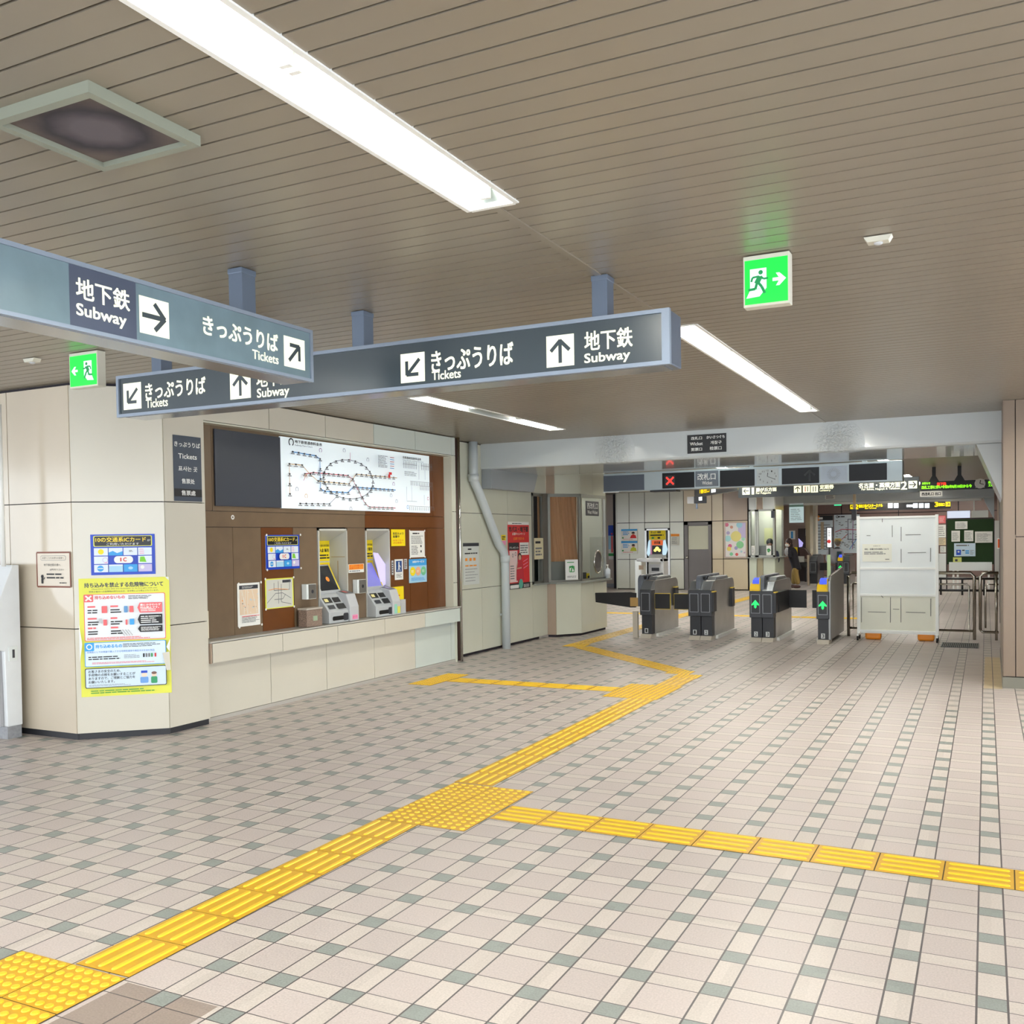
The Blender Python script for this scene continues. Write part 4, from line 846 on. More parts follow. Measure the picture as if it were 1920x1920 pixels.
# ================================================================== WICKET OFFICE WINDOWS (near)
glass = mat('window_glass', (40, 52, 50), .03, alpha=.12); alu = mat('window_aluminium', (150, 150, 142), .3, metal=.7); alug = mat('sill_grey', (140, 144, 138), .35)
curt = mat('curtain_brown', (204, 156, 114), .75)
def wavy(name, parent, A, B, z0, z1, m, amp=.02, n=60, skew=0, hem=0):
    A, B = Vector(A), Vector(B); t_ = (B-A).normalized(); nn = Vector((t_.y, -t_.x, 0)); L = (B-A).length; mb = MB(); rows = 14
    for j in range(rows+1):
        for i in range(n+1):
            u = i/n; v = j/rows; off = amp*math.sin(u*38+3*math.sin(u*9)+skew*v*6)+amp*.5*math.sin(u*71+skew*v*9)
            zz_ = z0+(z1-z0)*v + (hem*u if j == 0 else 0)
            p = A + t_*(L*u) + nn*off; mb.v.append(Vector((p.x, p.y, zz_)))
    mi = mb.mi(m)
    for j in range(rows):
        for i in range(n):
            k = j*(n+1)+i; mb.f.append([k, k+1, k+n+2, k+n+1]); mb.m.append(mi); mb.sm.append(True)
    return mb.build(name, parent)
t = T('office_window', 'three-sided aluminium window of the wicket office with brown curtains, above the cream base', 'window', (-6.25, 14.8, .885))
ZS, ZH = .89, 2.335
def frame_seg(A, B, cb=1, par=None):
    A = Vector((*A, 0)); B = Vector((*B, 0)); t_ = (B-A); L = t_.length; t_ = t_/L; nn = Vector((t_.y, -t_.x, 0)); d = .045
    mb = MB()
    mb.obox(A + Vector((0, 0, ZH-.05)) - nn*.03, t_*L, nn*d, Vector((0, 0, .05)), alu); mb.obox(A + Vector((0, 0, ZS)) - nn*.03, t_*L, nn*d, Vector((0, 0, .04)), alu)
    mb.obox(A + Vector((0, 0, ZS)) - nn*.03, t_*.04, nn*d, Vector((0, 0, ZH-ZS)), alu); mb.obox(B - t_*.04 + Vector((0, 0, ZS)) - nn*.03, t_*.04, nn*d, Vector((0, 0, ZH-ZS)), alu)
    mb.build('window_frame', t)
    mb = MB(); mb.obox(A + Vector((0, 0, ZS+.03)) - nn*.01 + t_*.03, t_*(L-.06), nn*.006, Vector((0, 0, ZH-ZS-.07)), glass); mb.build('pane', t)
    return A, B, nn
S1 = ((-6.46, 13.70), (-6.46, 14.10)); S2 = ((-6.42, 14.22), (-6.03, 14.66)); S3 = ((-6.03, 14.66), (-6.015, 15.78))
for S in (S1, S2, S3): frame_seg(*S)
mb = MB(); mb.obox((-6.455, 14.10, ZS), (.035, .12, 0), (-.05, .01, 0), (0, 0, ZH-ZS), steel); mb.build('corner_post', t)
mb = MB(); mb.prism([(-6.44, 13.69), (-6.40, 13.69), (-6.40, 14.22), (-6.27, 14.20), (-5.96, 14.62), (-5.93, 15.84), (-6.0, 15.84), (-6.06, 14.66), (-6.30, 14.30), (-6.44, 14.28)], 2, ZS-.02, ZS+.008, alug); mb.build('sill', t)
wavy('curtain', t, (-6.53, 13.72, 0), (-6.53, 14.20, 0), 1.25, ZH, curt, .018, 50, .4)
wavy('curtain', t, (-6.50, 14.29, 0), (-6.12, 14.72, 0), 1.22, ZH, curt, .020, 60, 1.3, -.08)
mb = MB(); mb.box(-6.52, -6.50, 13.72, 14.26, ZS, 1.28, alug); mb.obox((-6.46, 14.27, ZS), (.36, .41, 0), (-.01, .008, 0), (0, 0, .34), alug); mb.build('inner_counter', t)
# things inside and on the ticket window side
mb = MB(); mb.box(-6.9, -6.85, 14.3, 15.8, 0, CZ, mat('office_inner_wall', (200, 204, 190), .6)); mb.box(-6.9, -6.1, 15.82, 15.86, ZS, ZH, MATS['office_inner_wall']); mb.build('wall_left', kind='structure')
def onS3(px0, py0, px1, py1): return onX(-6.0, px0, py0, px1, py1)
a = sheet('wicket_sign', 'dark sign reading West Wicket inside the office window', 'sign', (-6.0, 14.82, 1.98), Yv, Zv, .58, .245, dark, .01)
a.text('西改札口', .05, .115, .53, .215, white, .002); a.text('West Wicket', .06, .03, .52, .09, white, .0015); a.fin()
a = sheet('paper_sheet', 'cream price sheet on the office pane left of the curtained corner', 'notice', (-6.444, 13.74, 1.28), Yv, Zv, .34, .34, mat('paper_cream', (226, 216, 180), .6)); a.scrib(.04, .24, .3, .30, 1, ink, .6, 1); a.scrib(.04, .05, .3, .2, 3, inkg, .5, 2); a.fin()
O = Vector((-6.175, 14.345, .93)); U = Vector((.28, .39, 0)).normalized()
a = sheet('notice', 'white rounded plate with a green arrow standing at the office window corner', 'notice', O, U, Zv, .24, .33, white, .006); a.arrow(.12, .18, .06, 20, green, .35); a.frame(.075, .13, .165, .22, .012, green); a.scrib(.03, .27, .21, .30, 1, green, .4, 1); a.scrib(.03, .03, .21, .07, 2, inkg, .4, 2); a.fin()
# round speaking grille and bits on the sill
t2 = T('speaking_grille', 'oval steel speaking grille on a clear guard at the office counter', 'grille', (-5.975, 15.2, ZS+.01))
mb = MB(); mb.box(-5.972, -5.966, 14.92, 15.62, ZS+.012, 1.62, glass); mb.build('clear_guard', t2)
mb = MB(); ps = [(-5.955, 15.24+.17*math.cos(a_), 1.20+.19*math.sin(a_)) for a_ in [k*math.pi/12 for k in range(25)]]; mb.tube(ps, .012, chrome, 8, cap=False); mb.build('ring', t2)
mb = MB(); mb.prism([(15.24+.155*math.cos(k*math.pi/12), 1.20+.175*math.sin(k*math.pi/12)) for k in range(24)], 0, -5.962, -5.957, steeld); mb.build('disc', t2)
mb = MB(); mb.box(-6.18, -6.08, 14.82, 15.02, ZS+.01, ZS+.14, dark); mb.build('card_reader', None, 'small dark device on the office sill, leftmost of the things there', 'device')
mb = MB(); mb.box(-6.15, -6.08, 15.06, 15.16, ZS+.01, ZS+.12, yel); mb.box(-6.151, -6.075, 15.07, 15.15, ZS+.03, ZS+.08, ink); mb.build('small_box', None, 'small yellow and black box on the office sill', 'box')
t2 = T('pump_bottle', 'clear sanitiser pump bottle on the office counter', 'bottle', (-5.962, 15.72, ZS+.01)); clr = mat('clear_plastic', (214, 220, 226), .2)
mb = MB(); mb.tube([(-5.962, 15.72, ZS+.01), (-5.962, 15.72, ZS+.16), (-5.962, 15.72, ZS+.19)], [.045, .045, .018], clr, 14); mb.build('body', t2)
mb = MB(); mb.tube([(-5.962, 15.72, ZS+.19), (-5.962, 15.72, ZS+.235)], .009, white, 8); mb.box(-5.972, -5.952, 15.66, 15.735, ZS+.235, ZS+.25, white); mb.build('pump', t2)

# ================================================================== TICKET GATES
gs = mat('gate_steel', (160, 160, 158), .28, metal=.75, noise=(4, .12), bump=(30, .02)); gtop = mat('gate_top_steel', (128, 132, 136), .3, metal=.5)
ivy = mat('gate_plinth', (190, 182, 168), .5); gline = mat('gate_outline', (150, 154, 160), .4); arrow_g = mat('gate_arrow_green', (40, 240, 120), .4, emit=.6, ecol=(0, 255, 90)); ygate = mat('gate_edge_yellow', (226, 196, 70), .5)
rblue = mat('reader_blue', (70, 96, 230), .3, emit=.35, ecol=(70, 90, 255)); rdy = mat('reader_yellow', (250, 206, 20), .4); flapm = mat('flap_black', (16, 15, 17), .5)
def halfgate(t, xa, xb, Y0, inner, num=None, reader=False, arrow=False, L=1.5, body=True):
    """One half of a gate cabinet; inner = +1 when the shared spine is on the right of it."""
    mb = MB(); mb.prism([(Y0-.03, 0), (Y0+.02, .06), (Y0+.3, .06), (Y0+.3, 0)], 0, xa+.004, xb-.004, ivy); mb.build('plinth', t)
    mb = MB(); mb.box(xa+.008, xb-.004, Y0+.05, Y0+.2, .055, .37, darker); mb.build('lower_panel', t)
    mb = MB(); mb.box(xa-.004, xb+.004 if inner < 0 else xb, Y0-.01, Y0+.2, .365, .77, dark); mb.build('head', t, bevel=.008)
    W = xb-xa; a = Art((xa, Y0-.0105, .40), Xv, Zv, dz=.0015); a.rect(.02, .03, W-.02, .32, gline); a.rect(.028, .038, W-.028, .312, darker)
    dp = a.build('display', t)
    if arrow:
        a = Art((xa, Y0-.0105, .40), Xv, Zv, dz=.0015); a.k = 4; c = W/2
        a.poly([(c-.055, .15), (c-.055, .17), (c, .235), (c+.055, .17), (c+.055, .15), (c+.018, .165), (c+.018, .125), (c, .105), (c-.018, .125), (c-.018, .165)][::-1], arrow_g)
        a.build('lit_arrow', t, 'glowing green arrow')
    if num:
        a = Art((xa, Y0+.049, .075), Xv, Zv, dz=.0015); a.rect(W*.30, .0, W*.62, .075, mat('number_pale', (206, 210, 208), .5)); a.text(num, W*.38, .012, W*.54, .064, ink, .0008); a.build('number_plate', t)
    if reader:
        mb = MB(); mb.prism([(Y0-.01, .77), (Y0-.01, .80), (Y0+.04, .87), (Y0+.2, .90), (Y0+.2, .77)], 0, xa+.004, xb-.03, rdy); mb.build('reader_base', t)
        mb = MB(); mb.prism([(Y0+.05, .875), (Y0+.08, .93), (Y0+.2, .965), (Y0+.2, .90)], 0, xa+.03, xb-.035, rblue); mb.build('card_reader', t, 'glowing blue card reader', bevel=.006)
        mb = MB(); mb.box(xb-.03, xb-.015, Y0+.0, Y0+.05, .77, .96, ygate); mb.build('edge_strip', t)
    else:
        mb = MB(); mb.prism([(Y0-.01, .77), (Y0+.17, .905), (Y0+.3, .905), (Y0+.3, .77)], 0, xa+.004, xb-.004, gtop); mb.build('sloped_top', t, bevel=.004)
    if body:
        r = .16; z1 = .915 if not reader else .86; pr = [(Y0+.2, .05), (Y0+.2, z1-.03), (Y0+.26, z1), (Y0+L-r, z1)] + [(Y0+L-r+r*math.sin(k*math.pi/10), z1-r+r*math.cos(k*math.pi/10)) for k in range(1, 6)] + [(Y0+L, .05)]
        mb = MB(); mb.prism(pr, 0, xa+.002, xb-.002, gs); mb.build('body', t, bevel=.004)
        mb = MB(); mb.prism([(Y0+.35, z1-.0), (Y0+.42, z1+.05), (Y0+1.1, z1+.05), (Y0+1.2, z1-.0)], 0, xa+.02, xb-.02, gtop); mb.build('top_cover', t, bevel=.01)
        xs_ = xb if inner < 0 else xa; d = .025 if inner < 0 else -.025
        mb = MB(); mb.box(xs_, xs_+d*1.6, Y0+.25, Y0+L, .0, .05, white); mb.build('side_rail', t)
def side_box(t, x, sgn, y0, y1, front=True):
    mb = MB(); mb.box(x, x+sgn*.04, y0, y1, .44, .74, darker); mb.box(x, x+sgn*.041, y0, y1, .74, .755, ygate); mb.build('sensor_box', t, 'dark sensor box with a yellow top edge')
def flap(t, x0, x1, y, edge=True, z0=.46, z1=.70):
    mb = MB(); mb.box(x0, x1, y, y+.03, z0, z1, flapm)
    if edge: mb.box(min(x0, x1)-.006, max(x0, x1)+.006, y+.006, y+.024, z0-.008, z1+.008, ygate)
    mb.build('flap', t, 'black barrier flap')
def spine(t, x, Y0, L=1.5, w_=.05, top=1.0):
    mb = MB(); y0, y1 = Y0+.02, Y0+L-.28; r = .1
    pr = [(y0, .5), (y0, top-r)] + [(y0+r-r*math.cos(k*math.pi/8), top-r+r*math.sin(k*math.pi/8)) for k in range(1, 5)] + [(y1-.04, top), (y1, top-.04), (y1, .5)]
    mb.prism(pr, 0, x-w_/2, x+w_/2, mat('spine_grey', (92, 98, 108), .35)); mb.build('spine', t, bevel=.006)
    for k in range(4):
        a0 = y0+.14+k*.24; s_ = .03
        pts = [(a0, .925), (a0+s_*(k % 2), .975), (a0+.17-s_*(k % 2), .975), (a0+.17, .925)] if k % 2 else [(a0+s_, .925), (a0, .975), (a0+.17, .975), (a0+.17-s_, .925)]
        mb = MB(); mb.prism(pts, 0, x+w_/2-.001, x+w_/2+.0025, black_g); mb.build('spine_window', t)
        o = mb = None
G = 14.62
t = T('ticket_gate', 'ticket gate numbered 1 with the long black arm reaching left to the office', 'ticket gate', (-4.92, G+.7, 0), 'ticket gates of the near row')
halfgate(t, -5.0, -4.82, G, -1, '1'); spine(t, -5.02, G); side_box(t, -4.82, 1, G+1.2, G+1.38); flap(t, -4.80, at(1256, 1127, 1, G+.14).x, G+.14)
mb = MB(); mb.box(-5.13, -5.05, G+.0, G+.06, 0, .42, ivy); mb.build('side_post', t)
q = [at(*p, 1, G+.05) for p in ((1116, 1111.5), (1182, 1110.5), (1192, 1112), (1192, 1139), (1182, 1139), (1117, 1129))]
mb = MB(); mb.prism([(v.x, v.z) for v in q], 1, G+.04, G+.09, flapm); mb.build('long_arm', t, 'long black swing arm', bevel=.004)
mb = MB(); mb.box(q[1].x+.0, q[2].x+.06, G+.03, G+.04, .50, .64, mat('hinge_tan', (176, 140, 80), .4)); mb.build('hinge', t)
t = T('ticket_gate', 'double ticket gate numbered 1 and 2, without lit arrows', 'ticket gate', (-4.03, G+.7, 0), 'ticket gates of the near row')
halfgate(t, -4.21, -4.03, G, 1, '1'); halfgate(t, -4.03, -3.85, G, -1, '2'); spine(t, -4.06, G, w_=.07); side_box(t, -3.85, 1, G+.0, G+.17); side_box(t, -3.85, 1, G+1.2, G+1.36); flap(t, at(1264, 1127, 1, G+.14).x, -4.22, G+.14)
t = T('ticket_gate', 'double ticket gate numbered 2 and 3 with a green arrow on its left half', 'ticket gate', (-3.09, G+.7, 0), 'ticket gates of the near row')
halfgate(t, -3.26, -3.085, G, 1, '2', reader=True, arrow=True); halfgate(t, -3.085, -2.91, G, -1, '3'); spine(t, -3.08, G, w_=.07); side_box(t, -2.91, 1, G+.0, G+.17)
mb = MB(); mb.box(-2.91, -2.86, G+.19, G+1.0, .44, .74, flapm); mb.build('arm_housing', t); flap(t, -2.90, at(1512, 1125, 1, G+1.05).x, G+1.05, edge=False, z0=.45, z1=.73)
t = T('ticket_gate', 'single ticket gate numbered 3 with a green arrow, rightmost beside the whiteboard', 'ticket gate', (-2.19, G+.7, 0), 'ticket gates of the near row')
halfgate(t, -2.28, -2.105, G, 1, '3', reader=True, arrow=True, L=1.42); flap(t, at(1523, 1125, 1, G+1.05).x, -2.29, G+1.05, edge=False, z0=.45, z1=.73)
mb = MB(); y0, y1 = G+.02, G+1.45; mb.prism([(y0, .06), (y0, .93), (y0+.06, 1.0), (y1-.1, 1.09), (y1, 1.06), (y1, .06)], 0, -2.12, -2.085, mat('gate_side_plate', (138, 138, 136), .36, metal=.7)); mb.build('side_plate', t, 'tall polished steel side plate', bevel=.006)

# ================================================================== MOBILE BOARD, RAILINGS, GRATE
YB = 15.38
bwhite = mat('board_frame_white', (250, 252, 248), .35); bface = mat('board_face_white', (240, 246, 246), .3, noise=(3, .03)); bface2 = mat('board_face_ivory', (232, 232, 214), .3, noise=(3, .04))
x0, x1, z0, z1 = onY(YB, 1606.5, 966, 1760, 1187)
t = T('mobile_board', 'white wheeled whiteboard partition standing right of the ticket gates', 'whiteboard', ((x0+x1)/2, YB+.02, 0))
mb = MB()
for a_, b_ in ((x0, x0+.045), (x1-.045, x1)): mb.box(a_, b_, YB, YB+.04, .10, z1, bwhite)
zm1 = at(1680, 1066, 1, YB).z; zm2 = at(1680, 1116, 1, YB).z; zb = at(1680, 1184, 1, YB).z
for z in (z1-.03, zm1, zm2, zb): mb.box(x0, x1, YB+.002, YB+.038, z-.016, z+.016, bwhite)
mb.build('frame', t, bevel=.003)
for (za, zb_, m) in ((zm1, z1-.03, bface), (zm2, zm1, bface), (zb, zm2, bface2)):
    mb = MB(); mb.box(x0+.04, x1-.04, YB+.014, YB+.026, za+.01, zb_-.01, m); mb.build('board_panel', t)
a = Art((x0, YB+.0135, 0), Xv, Zv, dz=.001); mk = mat('tape_residue', (90, 92, 90), .6)
for p in (((481+0, 285), (482, 400)), ((568, 300), (568, 440)), ((568, 515), (568, 650)), ((385, 220), (385, 255)), ((610, 378), (760, 376)), ((232, 385), (270, 385)), ((632, 553), (810, 549)), ((855, 505), (853, 640)), ((182, 985), (182, 1230)), ((465, 985), (463, 1232)), ((566, 990), (566, 1230)), ((857, 998), (856, 1170)), ((245, 1127), (420, 1131)), ((615, 1130), (805, 1136)), ((490, 1100), (550, 1103)), ((375, 970), (395, 990))):
    pp = [(1580+x_/5.188, 930+y_/5.188) for x_, y_ in p]; uv = [(at(*k_, 1, YB).x-x0, at(*k_, 1, YB).z) for k_ in pp]; a.line(uv, .008, mk)
a.build('tape_marks', t)
for x_ in (x0+.02, x1-.02):
    for y_ in (YB-.10, YB+.14):
        mb = MB(); mb.tube([(x_-.012, y_, .035), (x_+.012, y_, .035)], .035, black, 12); mb.build('caster', t)
    mb = MB(); mb.box(x_-.012, x_+.012, YB-.12, YB+.16, .07, .10, bwhite); mb.build('foot_bar', t)
mb = MB(); mb.box(x0+.05, x1-.05, YB+.05, YB+.08, .10, .13, bwhite); mb.build('lower_bar', t)
for px in (1622, 1720.5):
    xx = at(px, 1190, 1, YB+.12).x; mb = MB(); mb.box(xx-.0, xx+.23, YB+.10, YB+.22, .0, .115, orange); mb.build('sandbag', None, 'orange weight bag under the whiteboard, ' + ('left one' if px < 1700 else 'right one'), 'weight', 'orange weights under the board', bevel=.03)
a = sheetY('notice', 'cream printed notice on the lower left of the whiteboard', 'notice', YB+.011, (1617, 1020, 1672, 1053), mat('notice_ivory', (250, 250, 236), .5)); W, H = a.w, a.h; a.O = a.O
NOTB = a; N_ = Vector((0, -1, 0))
a.text('お知らせ', W*.38, H*.86, W*.62, H*.92, ink); a.text('改札・出場方式の変更について', W*.08, H*.66, W*.9, H*.76, ink, .0006); a.scrib(W*.06, H*.40, W*.92, H*.58, 2, inkg, .5, 1); a.scrib(W*.78, H*.1, W*.92, H*.16, 1, ink, .5, 2); a.fin()

tubem = mat('rail_stainless', (170, 164, 152), .2, metal=.95)
def railing(label, xl, xr, Yr, leftpost, rightpost):
    t = T('railing', label, 'railing', ((xl+xr)/2, Yr, 0), 'stainless railings by the gates')
    zt = 1.0
    if rightpost and leftpost: path = [(xl, Yr, 0), (xl, Yr, zt-.05), (xl+.05, Yr, zt), (xr-.05, Yr, zt), (xr, Yr, zt-.05), (xr, Yr, 0)]
    elif leftpost: path = [(xl, Yr, .15), (xl, Yr, zt-.05), (xl+.05, Yr, zt), (xr, Yr, zt)]
    mb = MB(); mb.tube(path, .024, tubem, 12); mb.build('top_rail', t)
    ii = .07; z2, z3 = .83, .13
    if rightpost:
        p2 = [(xl+ii, Yr, z2), (xr-ii-.03, Yr, z2), (xr-ii, Yr, z2-.03), (xr-ii, Yr, z3), (xl+ii, Yr, z3), (xl+ii, Yr, z2)]
        mb = MB(); mb.tube(p2, .014, tubem, 10); mb.build('inner_frame', t)
        mb = MB(); mb.tube([(xl, Yr, z3+.0), (xr, Yr, z3+.0)], .018, tubem, 10); mb.build('bottom_rail', t)
    else:
        p2 = [(xr, Yr, z2), (xl+ii, Yr, z2), (xl+ii, Yr, z3+.05)]; mb = MB(); mb.tube(p2, .014, tubem, 10); mb.build('inner_frame', t)
        mb = MB(); mb.tube([(xl, Yr, .15), (xl+.03, Yr, .12), (xr, Yr, .12)], .02, tubem, 10); mb.build('bottom_rail', t)
        mb = MB(); mb.tube([(xr-.03, Yr, 0), (xr-.03, Yr, zt)], .02, tubem, 10); mb.build('end_post', t)
railing('stainless railing behind the whiteboard, from the last gate to the gap at the pillar', -1.995, -.205, 15.9, True, True)
railing('short stainless railing between the gap and the right pillar', -.125, .118, 15.9, True, False)
gr = mat('grate_steel', (116, 120, 116), .4, metal=.5); mb = MB(); x = -.62
t = T('floor_grate', 'ribbed steel floor grate right of the whiteboard', 'grate', (-.38, 15.05, 0))
mb = MB(); mb.box(-.62, -.15, 14.72, 15.35, .001, .004, joint); mb.build('tray', t)
mb = MB()
for k in range(20): mb.box(-.62+k*.0245, -.608+k*.0245, 14.72, 15.35, .004, .012, gr)
mb.build('bars', t)

# ================================================================== SIGNS ON AND BEHIND THE BEAM
a = sheetY('wicket_sign', 'black sign on the front of the grey beam, reading Wicket in several scripts', 'sign', 12.029, (1289, 814, 1362, 849), black, .006); W, H = a.w, a.h
for s_, u0, v0, u1, v1 in (('改札口', .10, .73, .38, .90), ('Wicket', .07, .43, .40, .60), ('剪票口', .10, .13, .38, .30), ('かいさつぐち', .50, .74, .96, .90), ('개찰구', .60, .44, .88, .62), ('检票口', .58, .13, .88, .32)): a.text(s_, W*u0, H*v0, W*u1, H*v1, white, .0012)
a.fin()
t = T('display_housing', 'long grey sign housing above the ticket gates with a clock and dark displays', 'display', (-3.2, 14.1, 2.33))
hs = mat('housing_pale', (176, 188, 192), .35, metal=.2); YH = 14.0
zA, zB_ = 2.315, 2.60
mb = MB(); mb.box(-5.36, -1.05, YH, YH+.25, zA, zB_, hs); mb.build('housing', t, bevel=.006)
for x in (-5.0, -3.1, -1.55):
    mb = MB(); mb.box(x-.03, x+.03, YH+.09, YH+.15, zB_, CZ, hs); mb.build('hanger_post', t)
def mod(name, p, m, label=None, emboss=.008):
    x0, x1, z0, z1 = onY(YH, *p); mb = MB(); mb.box(x0, x1, YH-emboss, YH+.001, max(z0, zA+.012), min(z1, zB_-.008), m); mb.build(name, t, label); return x0, x1, max(z0, zA+.012), min(z1, zB_-.008)
mod('blank_panel', (1132, 891, 1208, 921), mat('module_slate', (84, 92, 104), .35))
x0, x1, z0, z1 = mod('dark_display', (1242, 886, 1302, 915), black_g)
a = Art((x0, YH-.0085, z0), Xv, Zv, dz=.001); W, H = x1-x0, z1-z0; rc = mat('led_red_cross', (255, 60, 50), .4, emit=.7, ecol=(255, 50, 40)); a.rect(W*.08, H*.15, W*.40, H*.82, mat('led_dark', (40, 30, 32), .4)); a.line([(W*.13, H*.25), (W*.36, H*.72)], .026, rc); a.line([(W*.13, H*.72), (W*.36, H*.25)], .026, rc); a.build('red_cross', t, 'glowing red cross')
x0, x1, z0, z1 = mod('wicket_panel', (1304, 883, 1347, 912), bookm); a = Art((x0, YH-.0085, z0), Xv, Zv, dz=.001); W, H = x1-x0, z1-z0; a.text('改札口', W*.1, H*.42, W*.88, H*.85, white, .002); a.text('Wicket', W*.3, H*.12, W*.74, H*.34, white, .001); a.build('lettering', t)
mod('dark_display', (1350, 881, 1415, 912), black_g)
x0, x1, z0, z1 = mod('clock_face', (1419, 879, 1460, 908), mat('clock_pale', (206, 214, 214), .4)); a = Art((x0, YH-.0085, z0), Xv, Zv, dz=.001); W, H = x1-x0, z1-z0
for k in range(12): an = math.radians(90-30*(k+1)); s_ = str(k+1); cx_, cy_ = W*.5+W*.38*math.cos(an), H*.5+H*.38*math.sin(an); a.text(s_, cx_-.008*len(s_), cy_-.012, cx_+.008*len(s_), cy_+.012, ink)
a.build('clock_dial', t)
for L_, an, th in ((.055, 83, .008), (.11, -22, .006)):
    b = Art(a.O, a.U, a.V, .001); b.k = 16; b.line([(W*.5, H*.5), (W*.5+L_*math.cos(math.radians(an)), H*.5+L_*math.sin(math.radians(an)))], th, ink); b.build('clock_hand', t)
x0, x1, z0, z1 = mod('dark_display', (1466, 877, 1536, 907), black_g); a = Art((x0, YH-.0085, z0), Xv, Zv, dz=.001); a.arrow((x1-x0)*.75, (z1-z0)*.5, .09, 0, mat('dim_arrow', (44, 48, 48), .5), .3); a.build('dim_arrow', t)
x0, x1, z0, z1 = mod('speaker_panel', (1539, 874, 1588, 904), mat('speaker_pale', (190, 202, 216), .35)); a = Art((x0, YH-.0085, z0), Xv, Zv, dz=.001); W, H = x1-x0, z1-z0
for k in range(24):
    c_, s_ = math.cos(k*math.pi/12), math.sin(k*math.pi/12); a.line([(W*.5+.04*c_, H*.5+.04*s_), (W*.5+.09*c_, H*.5+.09*s_)], .003, greyd)
a.build('speaker_holes', t)
mod('dark_display', (1592, 869.5, 1663, 901), black_g)
mb = MB(); mb.box(-5.36, -5.1, YH-.03, YH+.0, 2.303, 2.315, white); mb.box(-4.6, -4.2, YH-.03, YH+.2, 2.29, 2.314, black); mb.build('lower_bracket', t)
ol = area('office_fill_light', -7.4, -6.6, 13.8, 15.6, 2.8, 26);  # unseen area light added to brighten the curtains, no fixture modelled
ol2 = area('far_office_fill_light', -6.3, -5.5, 28.2, 29.0, 2.75, 14)  # unseen fill light added inside the far office

# ================================================================== FAR CONCOURSE (beyond the near gates)
def panelY(name, label, cat, Y, px, base, thick=.01, **k): return sheetY(name, label, cat, Y, px, base, thick, **k)
# door and machine alcove in the far wall
xa_, xb_ = fx(1282), fx(1335); zt = fz(979)
t = T('steel_door', 'brushed steel door with a frosted window in the far wall behind the gates', 'door', ((xa_+xb_)/2, YF, 0))
sd = mat('door_steel', (108, 103, 100), .4, metal=.35); mb = MB()
for b_ in ((xa_+.02, xa_+.13, 0, zt-.02), (xb_-.11, xb_-.02, 0, zt-.02), (xa_+.02, xb_-.02, zt-.1, zt-.02)): mb.box(b_[0], b_[1], YF-.02, YF+.1, b_[2], b_[3], sd)
mb.build('door_frame', t)
mb = MB(); mb.box(xa_+.13, xb_-.11, YF+.03, YF+.08, .01, zt-.1, sd); dl = mb.build('door_leaf', t)
x0, x1, z0, z1 = onY(YF+.02, 1291, 986, 1329.5, 1030); mb = MB(); mb.box(x0, x1, YF+.015, YF+.035, z0, z1, mat('frosted_pane', (206, 206, 184), .4)); mb.build('frosted_window', dl)
x_, _, z_, _ = onY(YF, 1288, 1041, 1293, 1045); mb = MB(); mb.sphere((x_, YF-.02, z_), .05, chrome); mb.build('door_knob', dl)
xa_, xb_ = fx(1209), fx(1256); zt = fz(991)
t = T('fare_adjustment_machine', 'ticket machine in a steel alcove with a yellow header and pale blue screens', 'ticket machine', ((xa_+xb_)/2, YF, 0))
mb = MB(); mb.box(xa_, xa_+.06, YF-.02, YF+.45, 0, zt, steel); mb.box(xb_-.06, xb_, YF-.02, YF+.45, 0, zt, steel); mb.box(xa_, xb_, YF+.42, YF+.47, 0, zt, steeld); mb.box(xa_, xb_, YF-.02, YF+.45, zt-.05, zt, steel); mb.build('alcove', t)
a = Art((0, YF+.05, 0), Xv, Zv, dz=.002)
def fr_(a, Y, px, m, rr=0):
    x0, x1, z0, z1 = onY(Y, *px); x0 -= a.O.x; x1 -= a.O.x
    a.rrect(x0, z0, x1, z1, rr, m) if rr else a.rect(x0, z0, x1, z1, m)
    return x0, z0, x1, z1
mb = MB(); x0, x1, z0, z1 = onY(YF+.06, 1216, 993, 1249, 1044); mb.box(x0, x1, YF+.06, YF+.4, .1, z1, niche); mb.build('cabinet', t)
x0, z0, x1, z1 = fr_(a, YF+.05, (1217, 993, 1248, 1012), yel); a.text('きっぷ・精算', x0+.06, z1-.11, x1-.15, z1-.05, ink, .002); a.scrib(x0+.04, z0+.1, x1-.06, z1-.13, 1, ink, .5, 2); a.rect(x0+.08, z0+.03, x0+.16, z0+.08, green); a.rect(x1-.25, z0+.03, x1-.17, z0+.08, ink)
x0, z0, x1, z1 = fr_(a, YF+.05, (1222, 1013, 1243, 1022), mat('header_orange', (232, 104, 50), .5, emit=.2)); a.text('券売機', x0+.08, z0+.03, x1-.08, z1-.03, ink, .002)
fr_(a, YF+.05, (1220, 1022, 1223, 1040), pink); x0, z0, x1, z1 = fr_(a, YF+.05, (1223, 1023, 1242, 1039), black)
for u, v, r in ((.3, .45, .045), (.5, .65, .06), (.72, .45, .045)): a.disc(x0+(x1-x0)*u, z0+(z1-z0)*v-.0, r*1.0, mat('screen_yellow', (250, 224, 110), .4, emit=.8, ecol=(250, 224, 110)))
a.build('display', t)
pb = mat('wing_pale_blue', (200, 226, 240), .3, emit=.3, ecol=(190, 225, 245))
for pts in (((1213, 1038), (1216, 1015), (1219, 1012), (1219, 1038), (1216, 1043)), ((1242, 1038), (1244, 1014), (1247, 1012), (1252, 1030), (1249, 1040), (1244, 1041))):
    q = [at(*p, 1, YF) for p in pts]; mb = MB(); mb.prism([(v.x, v.z) for v in q], 1, YF-.02, YF+.02, pb); mb.build('privacy_wing', t)
